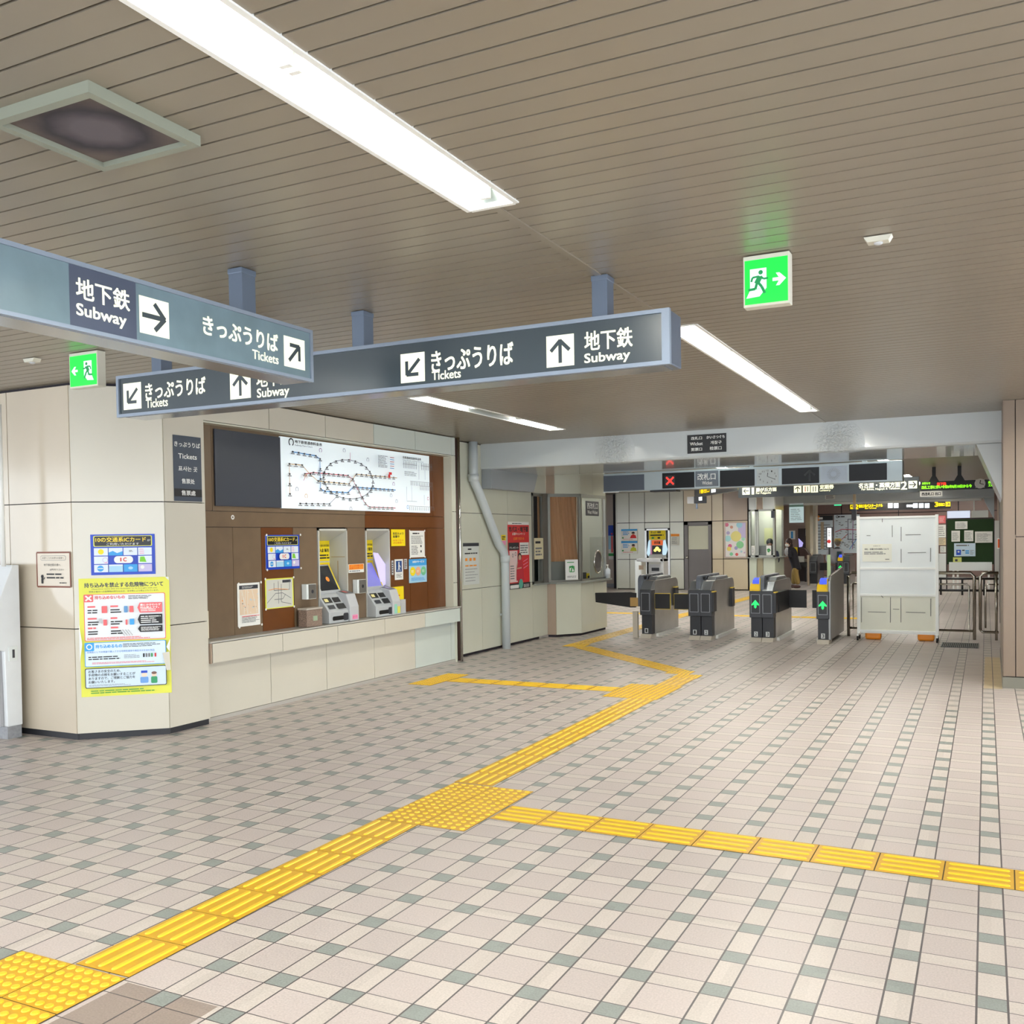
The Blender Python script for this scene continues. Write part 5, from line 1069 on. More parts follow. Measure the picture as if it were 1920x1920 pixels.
mb = MB(); x0, x1, z0, z1 = onY(YF, 1217, 1052, 1243, 1085); mb.box(x0, x1, YF-.05, YF+.05, z0, z1-.1, grey); mb.box(x0+.1, x1-.1, YF-.06, YF+.05, z1-.3, z1-.2, black); mb.build('console', t)
# posters on the far wall
def person_poster(a, shirt):
    W, H = a.w, a.h; a.rect(0, H*.84, W, H, sky); a.scrib(W*.1, H*.45, W*.55, H*.8, 3, sky, .5, 3); a.rect(0, H*.06, W, H*.16, mat('poster_band', (236, 238, 232), .5)); a.scrib(W*.1, H*.08, W*.9, H*.14, 1, salmon, .6, 4); a.rect(W*.05, H*.18, W*.15, H*.3, green)
    a.disc(W*.75, H*.62, W*.1, skin, 12); a.disc(W*.75, H*.68, W*.1, ink, 12, ry=H*.08); a.poly([(W*.55, H*.2), (W*.95, H*.2), (W*.9, H*.45), (W*.75, H*.52), (W*.62, H*.45)], shirt)
a = panelY('poster', 'upper pale blue poster with a person in red on the far wall', 'poster', YF-.03, (1165, 992, 1195, 1013.5), paper); person_poster(a, red); a.fin()
a = panelY('poster', 'lower pale blue poster with a person in yellow-green on the far wall', 'poster', YF-.03, (1165, 1014.5, 1195.5, 1038), paper); person_poster(a, mat('shirt_lime', (200, 206, 50), .5)); a.fin()
a = panelY('poster', 'narrow blue and white poster with a red figure beside the office corner', 'poster', YF+.96, (1141, 985, 1152, 1049), paper); W, H = a.w, a.h; a.rect(0, H*.7, W, H, blue); a.rect(0, H*.3, W, H*.7, lsky); a.disc(W*.6, H*.75, W*.15, red, 12); a.rrect(W*.45, H*.2, W*.8, H*.7, .03, salmon); a.rect(0, H*.1, W, H*.18, green); a.fin()
a = panelY('poster', 'white poster of overlapping pastel circles right of the steel door', 'poster', YF-.03, (1359, 979, 1400, 1045.5), mat('poster_mist', (232, 230, 228), .5)); W, H = a.w, a.h
a.rect(W*.62, H*.55, W, H, lav)
for u, v, r, c in ((.52, .60, .24, (232, 222, 140)), (.10, .93, .09, (222, 120, 150)), (.32, .86, .07, (206, 150, 130)), (.68, .92, .14, (160, 210, 226)), (.16, .70, .08, (170, 160, 200)), (.15, .54, .14, (168, 220, 222)), (.70, .36, .17, (140, 206, 150)), (.24, .33, .09, (220, 110, 150)), (.20, .25, .10, (240, 220, 110)), (.30, .10, .08, (130, 206, 160)), (.55, .09, .07, (226, 100, 100)), (.52, .27, .08, (160, 160, 200)), (.76, .17, .05, (170, 210, 220)), (.90, .14, .04, (200, 170, 200)), (.85, .52, .08, (170, 220, 200))): a.disc(W*u, H*v, W*r, mat('pastel_%d_%d_%d' % c, c, .5))
a.frame(.01, .01, W-.01, H-.01, .03, mat('poster_frame', (200, 180, 170), .5)); a.fin()
a = panelY('notice', 'orange headed white notice between the machine alcove and the steel door', 'notice', YF-.01, (1258, 1001, 1274, 1022), mat('notice_far', (208, 208, 196), .5)); a.rect(0, a.h*.78, a.w, a.h, orange); a.scrib(a.w*.1, a.h*.1, a.w*.9, a.h*.7, 4, inkg, .3, 8); a.fin()
# a grey and white turnstile hood standing between the gates and the far wall
t = T('hooded_machine', 'pale grey hooded stand behind the first gate, in front of the far ticket machine', 'machine', (-8.0, 24, 0)); YK = 24.0
mb = MB(); x0, x1, z0, z1 = onY(YK, 1190, 1050, 1203, 1100); mb.box(x0, x1, YK, YK+.4, 0, z1, whiteg); mb.build('post', t, bevel=.02)
mb = MB(); x2, x3, z2, z3 = onY(YK, 1203, 1047, 1244, 1054); mb.box(x0+.05, x3, YK, YK+.4, z2, z3, grey); mb.build('hood', t, bevel=.02)
mb = MB(); mb.box(x3-.08, x3, YK, YK+.4, 0, z3, grey); mb.build('leg', t)
mb = MB(); _, _, z4, z5 = onY(YK, 1191, 1060, 1202, 1068); mb.box(x0+.12, x0+.24, YK-.01, YK, z4, z5, mat('plate_tan', (150, 130, 110), .5)); mb.build('plate', t)

# ---- far ticket office with its clerk
YO = 28.0
t = T('ticket_office', 'far glazed ticket office with pale base and three window bays, person inside', 'office booth', (-5.9, YO, 0))
bays = [(1404, 1418.5), (1418.5, 1430.5), (1430.5, 1453)]; YE = at(1470, 1040, 0, fx(1453, YO)).y; XS = fx(1453, YO)
zs_, zh_ = at(1435, 1044.5, 1, YO).z, at(1435, 955, 1, YO).z
for i, (pa, pb_) in enumerate(bays):
    x0, x1 = fx(pa, YO), fx(pb_, YO); m = (mat('booth_base_pale', (206, 214, 196), .2), mat('booth_base_olive', (166, 158, 128), .3), MATS.get('booth_base_pale'), MATS.get('booth_base_pale'))[i]
    mb = MB(); mb.box(x0+.006, x1-.006, YO, YO+.08, .03, zs_, m); mb.build('base_panel', t)
    mb = MB(); mb.box(x0+.006, x1-.006, YO, YO+.08, zh_, CZ, whiteg if i != 1 else tanw); mb.build('upper_panel', t)
for pa, pb_ in ((1404, 1418.5), (1419, 1452.5)):
    x0, x1 = fx(pa, YO), fx(pb_, YO); mb = MB()
    for b_ in ((x0, x0+.05, zs_, zh_), (x1-.05, x1, zs_, zh_), (x0, x1, zs_, zs_+.05), (x0, x1, zh_-.05, zh_)): mb.box(b_[0], b_[1], YO+.0, YO+.06, b_[2], b_[3], alu)
    f = mb.build('window_frame', t); mb = MB(); mb.box(x0+.05, x1-.05, YO+.02, YO+.03, zs_+.05, zh_-.05, glass); mb.build('pane', f)
x0, x1 = fx(1404, YO), XS
mb = MB(); mb.box(x0-.05, x1+.06, YO-.12, YO+.1, zs_-.03, zs_+.0, alug); mb.box(x1-.1, x1+.12, YO+.1, YE, zs_-.03, zs_, alug); mb.build('sill', t)
mb = MB(); mb.box(x1-.06, x1, YO+.08, YE, 0, zs_-.03, MATS['booth_base_pale']); mb.build('base_panel', t); mb = MB(); mb.box(x1-.06, x1, YO+.08, YE, zh_, CZ, whiteg); mb.build('upper_panel', t)
mb = MB(); mb.box(x1-.05, x1, YE-.08, YE, zs_, zh_, alu); mb.build('end_post', t); mb = MB(); mb.box(x1-.03, x1-.02, YO+.15, YE-.08, zs_, zh_, glass); mb.build('side_pane', t)
mb = MB(); mb.box(x1-.05, x1, YO+.08, YO+.16, zs_, zh_, alu); mb.build('corner_post', t)
mb = MB(); mb.box(x0, x1-.06, YE, YE+.05, 0, CZ, mat('office_back_wall', (206, 212, 196), .6)); mb.box(x0+.02, x0+.06, YO+.1, YO+1.05, 0, CZ, MATS['office_back_wall']); mb.build('back_wall', t)
x2, x3, z0, z1 = onY(YO+.14, 1420, 1023, 1449, 1043); mb = MB(); mb.box(x2, x3, YO+.14, YO+.17, zs_+.002, z1, alug); mb.build('counter_screen', t)
x2, x3, z0, z1 = onY(YO+1, 1433, 990, 1450, 1020); mb = MB(); mb.box(x2, x3, YO+1.0, YO+1.04, z0, z1, mat('inner_board', (220, 226, 170), .5)); mb.build('notice_board', t)
x2, x3, z0, z1 = onY(YO+1, 1408, 992, 1418, 1018); mb = MB(); mb.box(x2+.1, x3, YO+.9, YO+1.04, z0-.4, z1, greyd); mb.build('cabinet', t)
a = sheetY('notice', 'white plate with a green arrow in the far ticket office window', 'notice', YO-.015, (1437, 1023, 1446, 1041), white, .01); a.arrow(a.w/2, a.h*.5, .06, 10, green, .5); a.frame(a.w*.3, a.h*.35, a.w*.7, a.h*.65, .015, green); a.fin()
a = sheetY('notice', 'narrow cream slip in the leftmost far office pane', 'notice', YO-.015, (1409, 1023, 1415.5, 1041), paper, .01); a.scrib(.02, .05, a.w-.02, a.h-.05, 4, inkg, .4, 3); a.fin()
x2, x3, z0, z1 = onY(YO, 1446, 958, 1452, 971); mb = MB(); mb.box(x2, x3, YO-.02, YO-.001, z0, z1, slate); mb.build('office_sign', None, 'small dark lettered sign at the top right of the far office', 'sign')

# ---- second row of gates
G2 = 31.0
def fgate(label, xa, xb, num=None, arrow_left=False, reader=False, post=False):
    t = T('ticket_gate', label, 'ticket gate', ((xa+xb)/2, G2+.7, 0), 'ticket gates of the far row')
    w2 = xb-xa
    if w2 > .3: halfgate(t, xa, (xa+xb)/2, G2, 1, None, reader=reader, arrow=arrow_left); halfgate(t, (xa+xb)/2, xb, G2, -1)
    else: halfgate(t, xa, xb, G2, -1, None, reader=reader, arrow=arrow_left)
    return t
def gx(px): return at(px, 1080, 1, G2).x
t = fgate('far ticket gate nearest the office, with a long black arm to the left', gx(1518), gx(1531))
x0, x1, z0, z1 = onY(G2, 1480, 1054, 1516, 1067); mb = MB(); mb.prism([(x0, z1), (x1, z1-.03), (x1, z0), (x0+.5, z0+.05)], 1, G2+.05, G2+.1, flapm); mb.build('long_arm', t, 'long black swing arm')
mb = MB(); mb.box(gx(1513.5), gx(1517.5), G2, G2+.3, 0, .95, mat('tan_post', (176, 160, 140), .4)); mb.build('side_post', t)
flap(t, gx(1532), gx(1552), G2+.5, edge=False)
t = fgate('far double ticket gate with a green arrow, behind the near reader gate', gx(1570.5), gx(1592), arrow_left=True, reader=True); flap(t, gx(1562), gx(1570), G2+.5, edge=False)
# display stand between them
YD = 27.5
t = T('display_stand', 'portrait display on a black post with a pale green panel below it', 'display stand', (at(1554, 1080, 1, YD).x, YD, 0))
x0, x1, z0, z1 = onY(YD, 1549, 988, 1561, 1028); mb = MB(); mb.box(x0, x1, YD, YD+.08, z0, z1, dark); mb.build('screen_frame', t)
a = Art((x0, YD-.001, z0), Xv, Zv, dz=.002); W, H = x1-x0, z1-z0; a.rect(.03, .03, W-.03, H-.03, mat('screen_white', (240, 240, 236), .4, emit=.4)); a.scrib(.05, H*.55, W-.05, H*.85, 4, inkg, .4, 1); a.disc(W*.45, H*.32, .05, red); a.build('screen', t)
x0, x1, _, _ = onY(YD, 1553.5, 1028, 1556, 1040); mb = MB(); mb.box(x0, x1, YD+.02, YD+.06, 0, z0, black); mb.build('post', t)
x0, x1, z2, z3 = onY(YD, 1551, 1040, 1557.5, 1078); mb = MB(); mb.box(x0, x1, YD-.02, YD+.01, 0, z3, mat('pale_green_panel', (178, 204, 160), .4)); mb.build('side_panel', t)

# ---- far machine wall, white column and route boards
YM = 33.95
def far_sheet(name, label, cat, Y, px, base, f=None, **k):
    a = sheetY(name, label, cat, Y, px, base, .02, **k)
    a.dz = .003
    if f: f(a, a.w, a.h)
    a.fin()
far_sheet('route_board', 'pale lit route map high on the wall behind the far office', 'map', YM, (1480, 942, 1507, 980), mat('route_board_lit', (214, 232, 232), .4, emit=.25, ecol=(210, 235, 235)), lambda a, W, H: (a.rect(0, H*.78, W, H, mat('mint_band', (170, 220, 200), .5)), a.scrib(W*.1, H*.1, W*.9, H*.7, 7, inkg, .25, 3)))
far_sheet('notice', 'small blue and white sheet left of the far ticket machine', 'notice', YM, (1480, 995, 1491, 1011), paper, lambda a, W, H: a.rect(W*.3, H*.1, W*.65, H*.9, sky))
far_sheet('notice', 'white slip at the upper right of the far dark alcove', 'notice', YM, (1507, 992, 1511, 1005), paper)
t = T('ticket_machine', 'far ticket machine in a dark alcove, right of the person in black', 'ticket machine', (at(1500, 1000, 1, YM).x, YM-.2, 0))
x0, x1, z0, z1 = onY(YM, 1497, 991, 1511, 1090); mb = MB(); mb.box(x0, x1, YM-.04, YM, 0, z1, mat('alcove_dark', (50, 36, 34), .6)); mb.build('alcove', t)
q = [at(*p, 1, YM-.12) for p in ((1497, 1009), (1506, 1018), (1504, 1025), (1498, 1026))]; mb = MB(); mb.prism([(v.x, v.z) for v in q], 1, YM-.12, YM-.10, lavl); mb.build('privacy_shield', t)
q = [at(*p, 1, YM-.5) for p in ((1499, 1027), (1508, 1028), (1520, 1044), (1520, 1050), (1499, 1045))]; mb = MB(); mb.prism([(v.x, v.z) for v in q], 1, YM-.5, YM-.1, mat('console_maroon', (70, 44, 40), .5)); mb.build('console', t)
x0, x1, z0, z1 = onY(YM-.55, 1494, 1043, 1508, 1054); mb = MB(); mb.box(x0, x1, YM-.56, YM-.1, z0, z1, niche); mb.box(x0+.3, x1, YM-.5, YM-.1, 0, z0, black); mb.build('ledge', t)
x0, x1, z0, z1 = onY(YM-.3, 1489, 1026, 1495, 1046); mb = MB(); mb.box(x0, x1, YM-.3, YM-.25, z0, z1, yel); mb.build('yellow_holder', t)
YC = 35.0; x0, x1, _, _ = onY(YC, 1519, 1000, 1529.5, 1010); mb = MB(); mb.box(x0, x1, YC, YC+.5, 0, CZ, mat('column_white', (224, 220, 204), .4)); mb.build('wall_back', kind='structure')
far_sheet('notice', 'small grey framed sign high on the far white column', 'notice', YC-.001, (1520, 968, 1524, 979), greyd); far_sheet('notice', 'narrow blue and white sheet on the far white column', 'notice', YC-.001, (1520.5, 981, 1524, 999), lsky)
YW2 = YW-.002
def brd(a, W, H):
    a.rect(0, H*.88, W, H, ink); a.disc(W*.07, H*.94, .12, orange, 10); a.scrib(W*.16, H*.90, W*.5, H*.97, 1, white, .8, 1); a.line([(W*.38, H*.15), (W*.38, H*.84)], .12, mat('line_tan', (190, 170, 140), .5)); a.scrib(W*.05, H*.1, W*.32, H*.8, 9, inkg, .25, 2); a.scrib(W*.45, H*.1, W*.95, H*.8, 9, inkg, .25, 3)
far_sheet('route_board', 'tall white station board with a black header on the farthest wall', 'board', YW2, (1530, 967, 1562, 1040), mat('board_cool', (206, 218, 224), .4), brd)
def brd2(a, W, H):
    a.ring(.12, H*.95, .05, .02, ink); a.scrib(W*.15, H*.93, W*.5, H*.97, 1, ink, .7, 4)
    a.line([(W*.55, H*.88), (W*.55, H*.35), (W*.98, H*.35)], .022, inkn); a.line([(W*.05, H*.55), (W*.3, H*.62), (W*.98, H*.6)], .025, rdl); a.line([(W*.55, H*.88), (W*.98, H*.88)], .02, inkn); a.line([(W*.75, H*.85), (W*.72, H*.1)], .022, prl); a.line([(W*.6, H*.1), (W*.98, H*.45)], .02, dbl); a.line([(W*.2, H*.3), (W*.55, H*.5)], .02, rdl)
    for k in range(60): u, v = random.uniform(.08, .92), random.uniform(.08, .86); a.rect(W*u, H*v, W*u+.07, H*v+.025, inkg)
far_sheet('route_board', 'large white railway map on the farthest wall, left of the whiteboard', 'map', YW2, (1564, 965, 1612, 1037), mat('board_cool', (206, 218, 224), .4), brd2)
# notices between the whiteboard and the green board
for k, (px, lb, m) in enumerate((((1760, 967, 1773, 981), 'small pink and white notice high between the whiteboard and the green board', salmon), ((1758, 984, 1773.5, 1008), 'cream timetable sheet between the whiteboard and the green board', paper), ((1758, 1009, 1773.5, 1022), 'tan edged sheet under the cream timetable sheet', tan), ((1763, 1024, 1773.5, 1036), 'white sheet lowest of those left of the green board', paper))):
    far_sheet('notice', lb, 'notice', YW2-.3, px, m, lambda a, W, H: a.scrib(W*.1, H*.1, W*.9, H*.9, 5, inkg if m is not salmon else white, .3, k))
x0, x1, z0, z1 = onY(YW-.3, 1757, 965, 1775, 1045); mb = MB(); mb.box(x0, x1, YW-.279, YW, .3, z1+.1, mat('mauve_brown', (128, 104, 96), .4)); mb.build('wall_back', kind='structure')
mb = MB(); x0, x1, z0, z1 = onY(36, 1757, 1038, 1774, 1052); mb.box(x0, x1, 36, 36.3, 0, z1, whiteg); mb.build('white_cabinet', None, 'low white cabinet seen between the whiteboard and the green board', 'cabinet')

# ---- green notice board on legs with a white ledge
YG = 29.5; x0, x1, z0, z1 = onY(YG, 1776, 973.5, 1863, 1104)
t = T('notice_board', 'dark green notice board on legs with pinned sheets, far right', 'notice board', ((x0+x1)/2, YG, 0)); zb2 = at(1820, 1058, 1, YG).z
frm = mat('board_frame_dark', (46, 34, 36), .5)
mb = MB(); mb.box(x0, x1, YG, YG+.05, zb2, z1, mat('felt_green', (30, 56, 24), .9, noise=(3, .1))); mb.build('felt_panel', t)
mb = MB()
for b_ in ((x0-.03, x0, 0, z1), (x1, x1+.03, 0, z1), (x0, x1, z1, z1+.04)): mb.box(b_[0], b_[1], YG-.01, YG+.06, b_[2], b_[3], frm)
mb.build('frame', t)
mb = MB(); xa2, xb2, za2, zb3 = onY(YG-.25, 1779.5, 1054, 1860, 1070); mb.box(xa2, xb2, YG-.3, YG-.02, za2, zb3, whiteg); mb.build('ledge', t)
for px in (1786, 1794, 1852):
    xx = at(px, 1080, 1, YG-.2).x; mb = MB(); mb.box(xx, xx+.05, YG-.28, YG-.23, 0, za2, white); mb.build('leg', t)
for k, (px, lb, m) in enumerate((((1791, 977.5, 1814, 992), 'white sheet at the top of the green board', paper), ((1784, 995, 1800, 1015.5), 'upright sheet at the left of the green board', paper), ((1808, 994.5, 1825, 1015), 'upright sheet at the centre of the green board', paper), ((1828, 996.5, 1861, 1017.5), 'wide printed sheet at the right of the green board', paper))):
    far_sheet('pinned_sheet', lb, 'notice', YG-.012, px, m, lambda a, W, H: a.scrib(W*.1, H*.1, W*.9, H*.85, 7, inkg, .3, 11+k), group='sheets pinned on the green board')
def bl(a, W, H): a.scrib(W*.1, H*.75, W*.9, H*.92, 1, inkg, .6, 1); a.rect(W*.1, H*.1, W*.32, H*.5, blue); a.disc(W*.21, H*.35, W*.05, white, 10); a.rect(W*.53, H*.2, W*.7, H*.3, sky); a.rect(W*.53, H*.36, W*.7, H*.46, sky); a.scrib(W*.75, H*.1, W*.93, H*.5, 4, inkg, .3, 2); a.rect(W*.38, H*.42, W*.5, H*.5, ink)
far_sheet('pinned_sheet', 'pale blue sheet with a blue square low on the green board', 'notice', YG-.012, (1789, 1018.5, 1829, 1043), mat('sheet_ice', (206, 226, 242), .5), bl)
x0, x1, z0, z1 = onY(YG-.2, 1787, 1045, 1803, 1057); mb = MB(); mb.box(x0, x1, YG-.24, YG-.2, zb3+.002, z1, mat('leaflet_lime', (206, 214, 120), .5)); mb.box(x0+.05, x1-.1, YG-.246, YG-.24, zb3+.02, z1-.05, dark); mb.build('leaflet_box', None, 'lime green leaflet box on the ledge of the green board', 'leaflet holder')
# lit white panels above it
for px, lb in (((1776, 958, 1819, 974), 'pale lit panel above the left half of the green board'), ((1821, 957, 1853, 973), 'white panel above the right half of the green board')):
    far_sheet('wall_panel', lb, 'sign', 33.3, px, mat('panel_cool_lit', (220, 228, 244), .4, emit=.35, ecol=(220, 228, 250)) if px[0] == 1776 else paper)
# tall poster pillar beside it
Yq = 28.5; x0, x1, z0, z1 = onY(Yq, 1865, 976, 1876, 1103); mb = MB(); mb.box(x0, min(x1, .23), Yq, Yq+.3, 0, z1, mat('pillar_steel_pale', (190, 192, 190), .4)); mb.build('standing_panel', None, 'narrow pale standing panel with a dark top right of the green board', 'panel')
far_sheet('poster', 'orange and white narrow poster on the pale standing panel', 'poster', Yq-.001, (1869.5, 1009, 1876, 1029), paper, lambda a, W, H: a.rect(W*.2, H*.1, W*.9, H*.9, mat('vermilion', (236, 110, 60), .5)))
# far low railing in front of the green board
mb = MB(); xa2 = at(1760, 1105, 1, 27).x; mb.tube([(xa2, 27, .42), (.2, 27, .42)], .03, black, 8); mb.tube([(xa2, 27, .12), (.2, 27, .12)], .03, black, 8)
for k in range(4): x = xa2+.05+k*.5; mb.tube([(x, 27, 0), (x, 27, .42)], .025, black, 8)
mb.build('low_railing', None, 'low dark railing in front of the green board', 'railing')

# ---- hanging signs of the far concourse
def hung(label, Y, px, base, posts=(), depth=.12, name='directional_sign', pm_=None, grp=None):
    x0, x1, z0, z1 = onY(Y, *px); t = T(name, label, 'sign', ((x0+x1)/2, Y, z0), grp)
    mb = MB(); mb.box(x0, x1, Y, Y+depth, z0, z1, base); mb.build('housing', t)
    for p in posts:
        xx = at(p, 900, 1, Y).x; mb = MB(); mb.box(xx-.035, xx+.035, Y+.03, Y+.09, z1, CZ, pm_ or sign_body); mb.build('hanger_post', t)
    a = Art((x0, Y-.001, z0), Xv, Zv, dz=.003); return t, a, x0, z0
lit2 = mat('lit_cream_far', (250, 250, 220), .5, emit=.46, ecol=(252, 250, 214)); yl2 = mat('lit_yellow_far', (250, 220, 20), .5, emit=.42, ecol=(255, 226, 20)); wl2 = mat('lit_white_far', (240, 246, 250), .5, emit=.45, ecol=(240, 246, 250))
def fpt(a, Y, st, x0, y0, x1, y1, m, bold=.004): u0, u1, v0, v1 = onY(Y, x0, y0, x1, y1); a.text(st, u0-a.O.x, v0-a.O.z, u1-a.O.x, v1-a.O.z, m, bold)
def fpr(a, Y, x0, y0, x1, y1, m): u0, u1, v0, v1 = onY(Y, x0, y0, x1, y1); a.rect(u0-a.O.x, v0-a.O.z, u1-a.O.x, v1-a.O.z, m); return (u0+u1)/2-a.O.x, (v0+v1)/2-a.O.z, (v1-v0)/2
YS = 19.6
t, a, _, _ = hung('long dark platform sign beyond the gates with arrows and the numbers 1 and 2', YS, (1384, 900, 1723, 928), mat('sign_dark_far', (58, 64, 68), .35), (1420, 1560, 1690))
a.build('lettering', t) if False else None
c = fpr(a, YS, 1392, 914, 1406, 927.5, lit2); a.arrow(c[0], c[1], .06, -90, dark, .3)
fpt(a, YS, '1', 1410, 914, 1414, 927, lit2); fpt(a, YS, '藤が丘方面', 1418, 914.5, 1456, 921.5, lit2, .003); fpt(a, YS, 'For Fujigaoka', 1418, 922.5, 1446, 927, lit2, .001)
c = fpr(a, YS, 1489, 911, 1503, 924, lit2); a.arrow(c[0], c[1], .06, 0, dark, .3)
for x_, m_ in ((1506, 1), (1521, 2)):
    c = fpr(a, YS, x_, 910.5, x_+13.5, 923.5, lit2); a.rect(c[0]-.03, c[1]-.05, c[0]-.015, c[1]+.05, salmon if m_ == 1 else dark); a.rect(c[0]+.015, c[1]-.05, c[0]+.03, c[1]+.05, dark)
fpt(a, YS, '定期券', 1538, 909, 1564, 917, lit2, .003); fpt(a, YS, 'Lavatory', 1538, 918, 1558, 922, lit2, .001)
fpt(a, YS, '名古屋・高畑方面', 1611, 905, 1688, 914.5, lit2, .003); fpt(a, YS, 'For Sakae, Nagoya & Takabata', 1616, 915, 1688, 919.5, lit2, .001)
fpt(a, YS, '2', 1690, 903, 1701, 918, lit2, .004); c = fpr(a, YS, 1704, 902, 1720, 916, lit2); a.arrow(c[0], c[1], .065, 90, dark, .3); a.build('lettering', t)
# LED board with two black posts and a clock
YL = 21.6; ledbk = mat('led_black', (14, 14, 14), .4)
t, a, _, _ = hung('black scrolling display with green characters and a square clock, right of the platform sign', YL, (1725, 901, 1872, 918), ledbk, (1751, 1799), name='led_display', pm_=black)
gl = mat('led_green', (140, 240, 30), .4, emit=.6, ecol=(140, 250, 20)); rl = mat('led_red', (255, 60, 40), .4, emit=.6, ecol=(255, 60, 40))
fpt(a, YL, '改札工事に伴い令和6年8月10日から今', 1728, 909.5, 1822, 915.5, gl, .003); fpt(a, YL, 'お知らせ', 1729, 904, 1744, 908.5, gl, .002); fpt(a, YL, '地下鉄', 1757, 904.5, 1774, 910, rl, .003); fpt(a, YL, '改札\n工事', 1853, 902, 1863, 912, gl, .002)
c = fpr(a, YL, 1829, 899, 1846, 914.5, mat('clock_white', (216, 220, 220), .4)); a.disc(c[0], c[1], .10, white, 16); a.line([(c[0], c[1]), (c[0]+.01, c[1]+.07)], .015, ink); a.line([(c[0], c[1]), (c[0]+.07, c[1]-.02)], .012, ink); a.build('characters', t)
for p in (1751, 1799): xx = at(p, 900, 1, YL).x; mb = MB(); mb.prism([(xx-.1, at(1751, 903, 1, YL).z), (xx-.04, at(1751, 893, 1, YL).z), (xx+.04, at(1751, 893, 1, YL).z), (xx+.1, at(1751, 903, 1, YL).z)], 1, YL+.0, YL+.1, black); mb.build('post_flare', t)
a = sheetY('sign', 'small white lettered plate under the scrolling display', 'sign', YL-.02, (1725, 921, 1767, 931), paper, .01); a.text('西改札口 出口', a.w*.08, a.h*.2, a.w*.92, a.h*.8, ink, .003); a.fin()
# thin white bar and hanging rod below the second beam
YR_ = 31.0; x0, x1, z0, z1 = onY(YR_, 1750, 930, 1840, 934.5)
t = T('tube_bar', 'long white bar light along the foot of the second beam, with a hanging rod', 'light', ((x0+x1)/2, YR_, z0)); xl_ = at(1500, 944, 1, YR_).x
mb = MB(); mb.box(xl_, x1, 31.62, 31.7, 2.53, 2.599, white); mb.build('bar', t); mb = MB(); xx = at(1826, 950, 1, 31.54).x; mb.box(xx-.02, xx+.02, 31.64, 31.68, at(1826, 966, 1, 31.6).z, 2.53, white); mb.build('rod', t)
for px, lb in (((1564, 940, 1577, 948), 'small far exit sign under the second beam, left one'), ((1800, 931, 1814, 939), 'small far exit sign under the second beam, right one')):
    x0, x1, z0, z1 = onY(31.74, *px); mb = MB(); mb.box(x0, x1, 31.74, 31.82, z0, z1, mat('far_exit_green', (70, 220, 160), .4, emit=.5, ecol=(70, 230, 160))); mb.box(x0+.05, x1-.05, 31.76, 31.80, z1, max(2.6, z1+.01), white); mb.build('exit_sign', None, lb, 'exit sign')
# yellow exit direction sign
YY = 35.5
t, a, _, _ = hung('far dark sign with yellow exit numbers 2 and 3, above the whiteboard', YY, (1592, 939, 1783, 956), mat('sign_dark_far2', (50, 48, 48), .4), (1640, 1740))
c = fpr(a, YY, 1594, 946.5, 1602, 954.5, yl2); a.arrow(c[0], c[1], .06, -45, dark, .3); fpt(a, YY, '2', 1604, 946, 1609, 954.5, yl2, .01); fpt(a, YY, '番出口', 1610, 946, 1620, 952, yl2, .006); fpt(a, YY, '市バスターミナル', 1621, 945, 1655, 951, yl2, .006); fpt(a, YY, 'Bus Terminal', 1622, 951.5, 1643, 954, yl2, .002)
for x_ in (1665, 1676, 1712, 1723, 1734): fpr(a, YY, x_, 943.5, x_+9, 952.5, wl2)
fpt(a, YY, '郵便局', 1700, 946, 1712, 951, wl2, .005); fpt(a, YY, '3', 1753, 941.5, 1759, 950, yl2, .01); fpt(a, YY, '番出口', 1760, 943, 1771, 949, yl2, .006); c = fpr(a, YY, 1773, 941, 1782, 949.5, yl2); a.arrow(c[0], c[1], .06, 90, dark, .3); a.build('lettering', t)
# angled grey sign left of the platform sign
YA = 22.0
q = [at(*p, 1, YA) for p in ((1302, 920.5), (1401, 926))]; z0a, z1a = at(1302, 932, 1, YA).z, at(1302, 921, 1, YA).z
O = Vector((at(1302, 925, 1, 23.0).x, 23.0, at(1302, 932, 1, 23.0).z)); E_ = Vector((at(1401, 935, 1, 19.9).x, 19.9, 0)); U = Vector((E_.x-O.x, E_.y-O.y, 0)); Ln = U.length; U.normalize()
t = T('directional_sign', 'angled grey sign with yellow and white lettering left of the platform sign', 'sign', (O.x, O.y, O.z)); Hh = .17; nn = U.cross(Zv)
mb = MB(); mb.obox(O - nn*.12, U*Ln, nn*.12, Vector((0, 0, Hh+.05)), mat('sign_grey_far', (96, 98, 104), .4)); mb.build('housing', t)
mb = MB(); p = O+U*.4-nn*.06; mb.box(p.x-.03, p.x+.03, p.y-.03, p.y+.03, O.z+Hh, CZ, sign_body); mb.build('hanger_post', t); mb = MB(); p = O+U*(Ln-1.3)-nn*.06; mb.box(p.x-.03, p.x+.03, p.y-.03, p.y+.03, O.z+Hh, CZ, sign_body); mb.build('hanger_post', t)
a = Art(O+nn*.001, U, Zv, dz=.003); a.text('1番出口', .12*Ln, .06, .32*Ln, .17, yl2, .006); a.rect(.36*Ln, .04, .45*Ln, .18, wl2); a.text('出口', .80*Ln, .09, .90*Ln, .19, yl2, .006); a.rect(.86*Ln, .01, .98*Ln, .05, yl2); a.build('lettering', t)
far_sheet('sign', 'small dark plate with a white square under the angled grey sign', 'sign', 24, (1289, 931, 1325, 944), dark, lambda a, W, H: (a.rect(0, 0, W*.35, H, grey), a.rect(W*.6, H*.4, W*.78, H*.95, wl2)))
mb = MB(); x_ = at(1306, 930, 1, 24.0).x; mb.box(x_-.02, x_+.02, 24.0, 24.04, 2.3, CZ, sign_body); mb.build('hanger_rod', None, 'thin rod holding the small dark plate under the ceiling', 'rod')
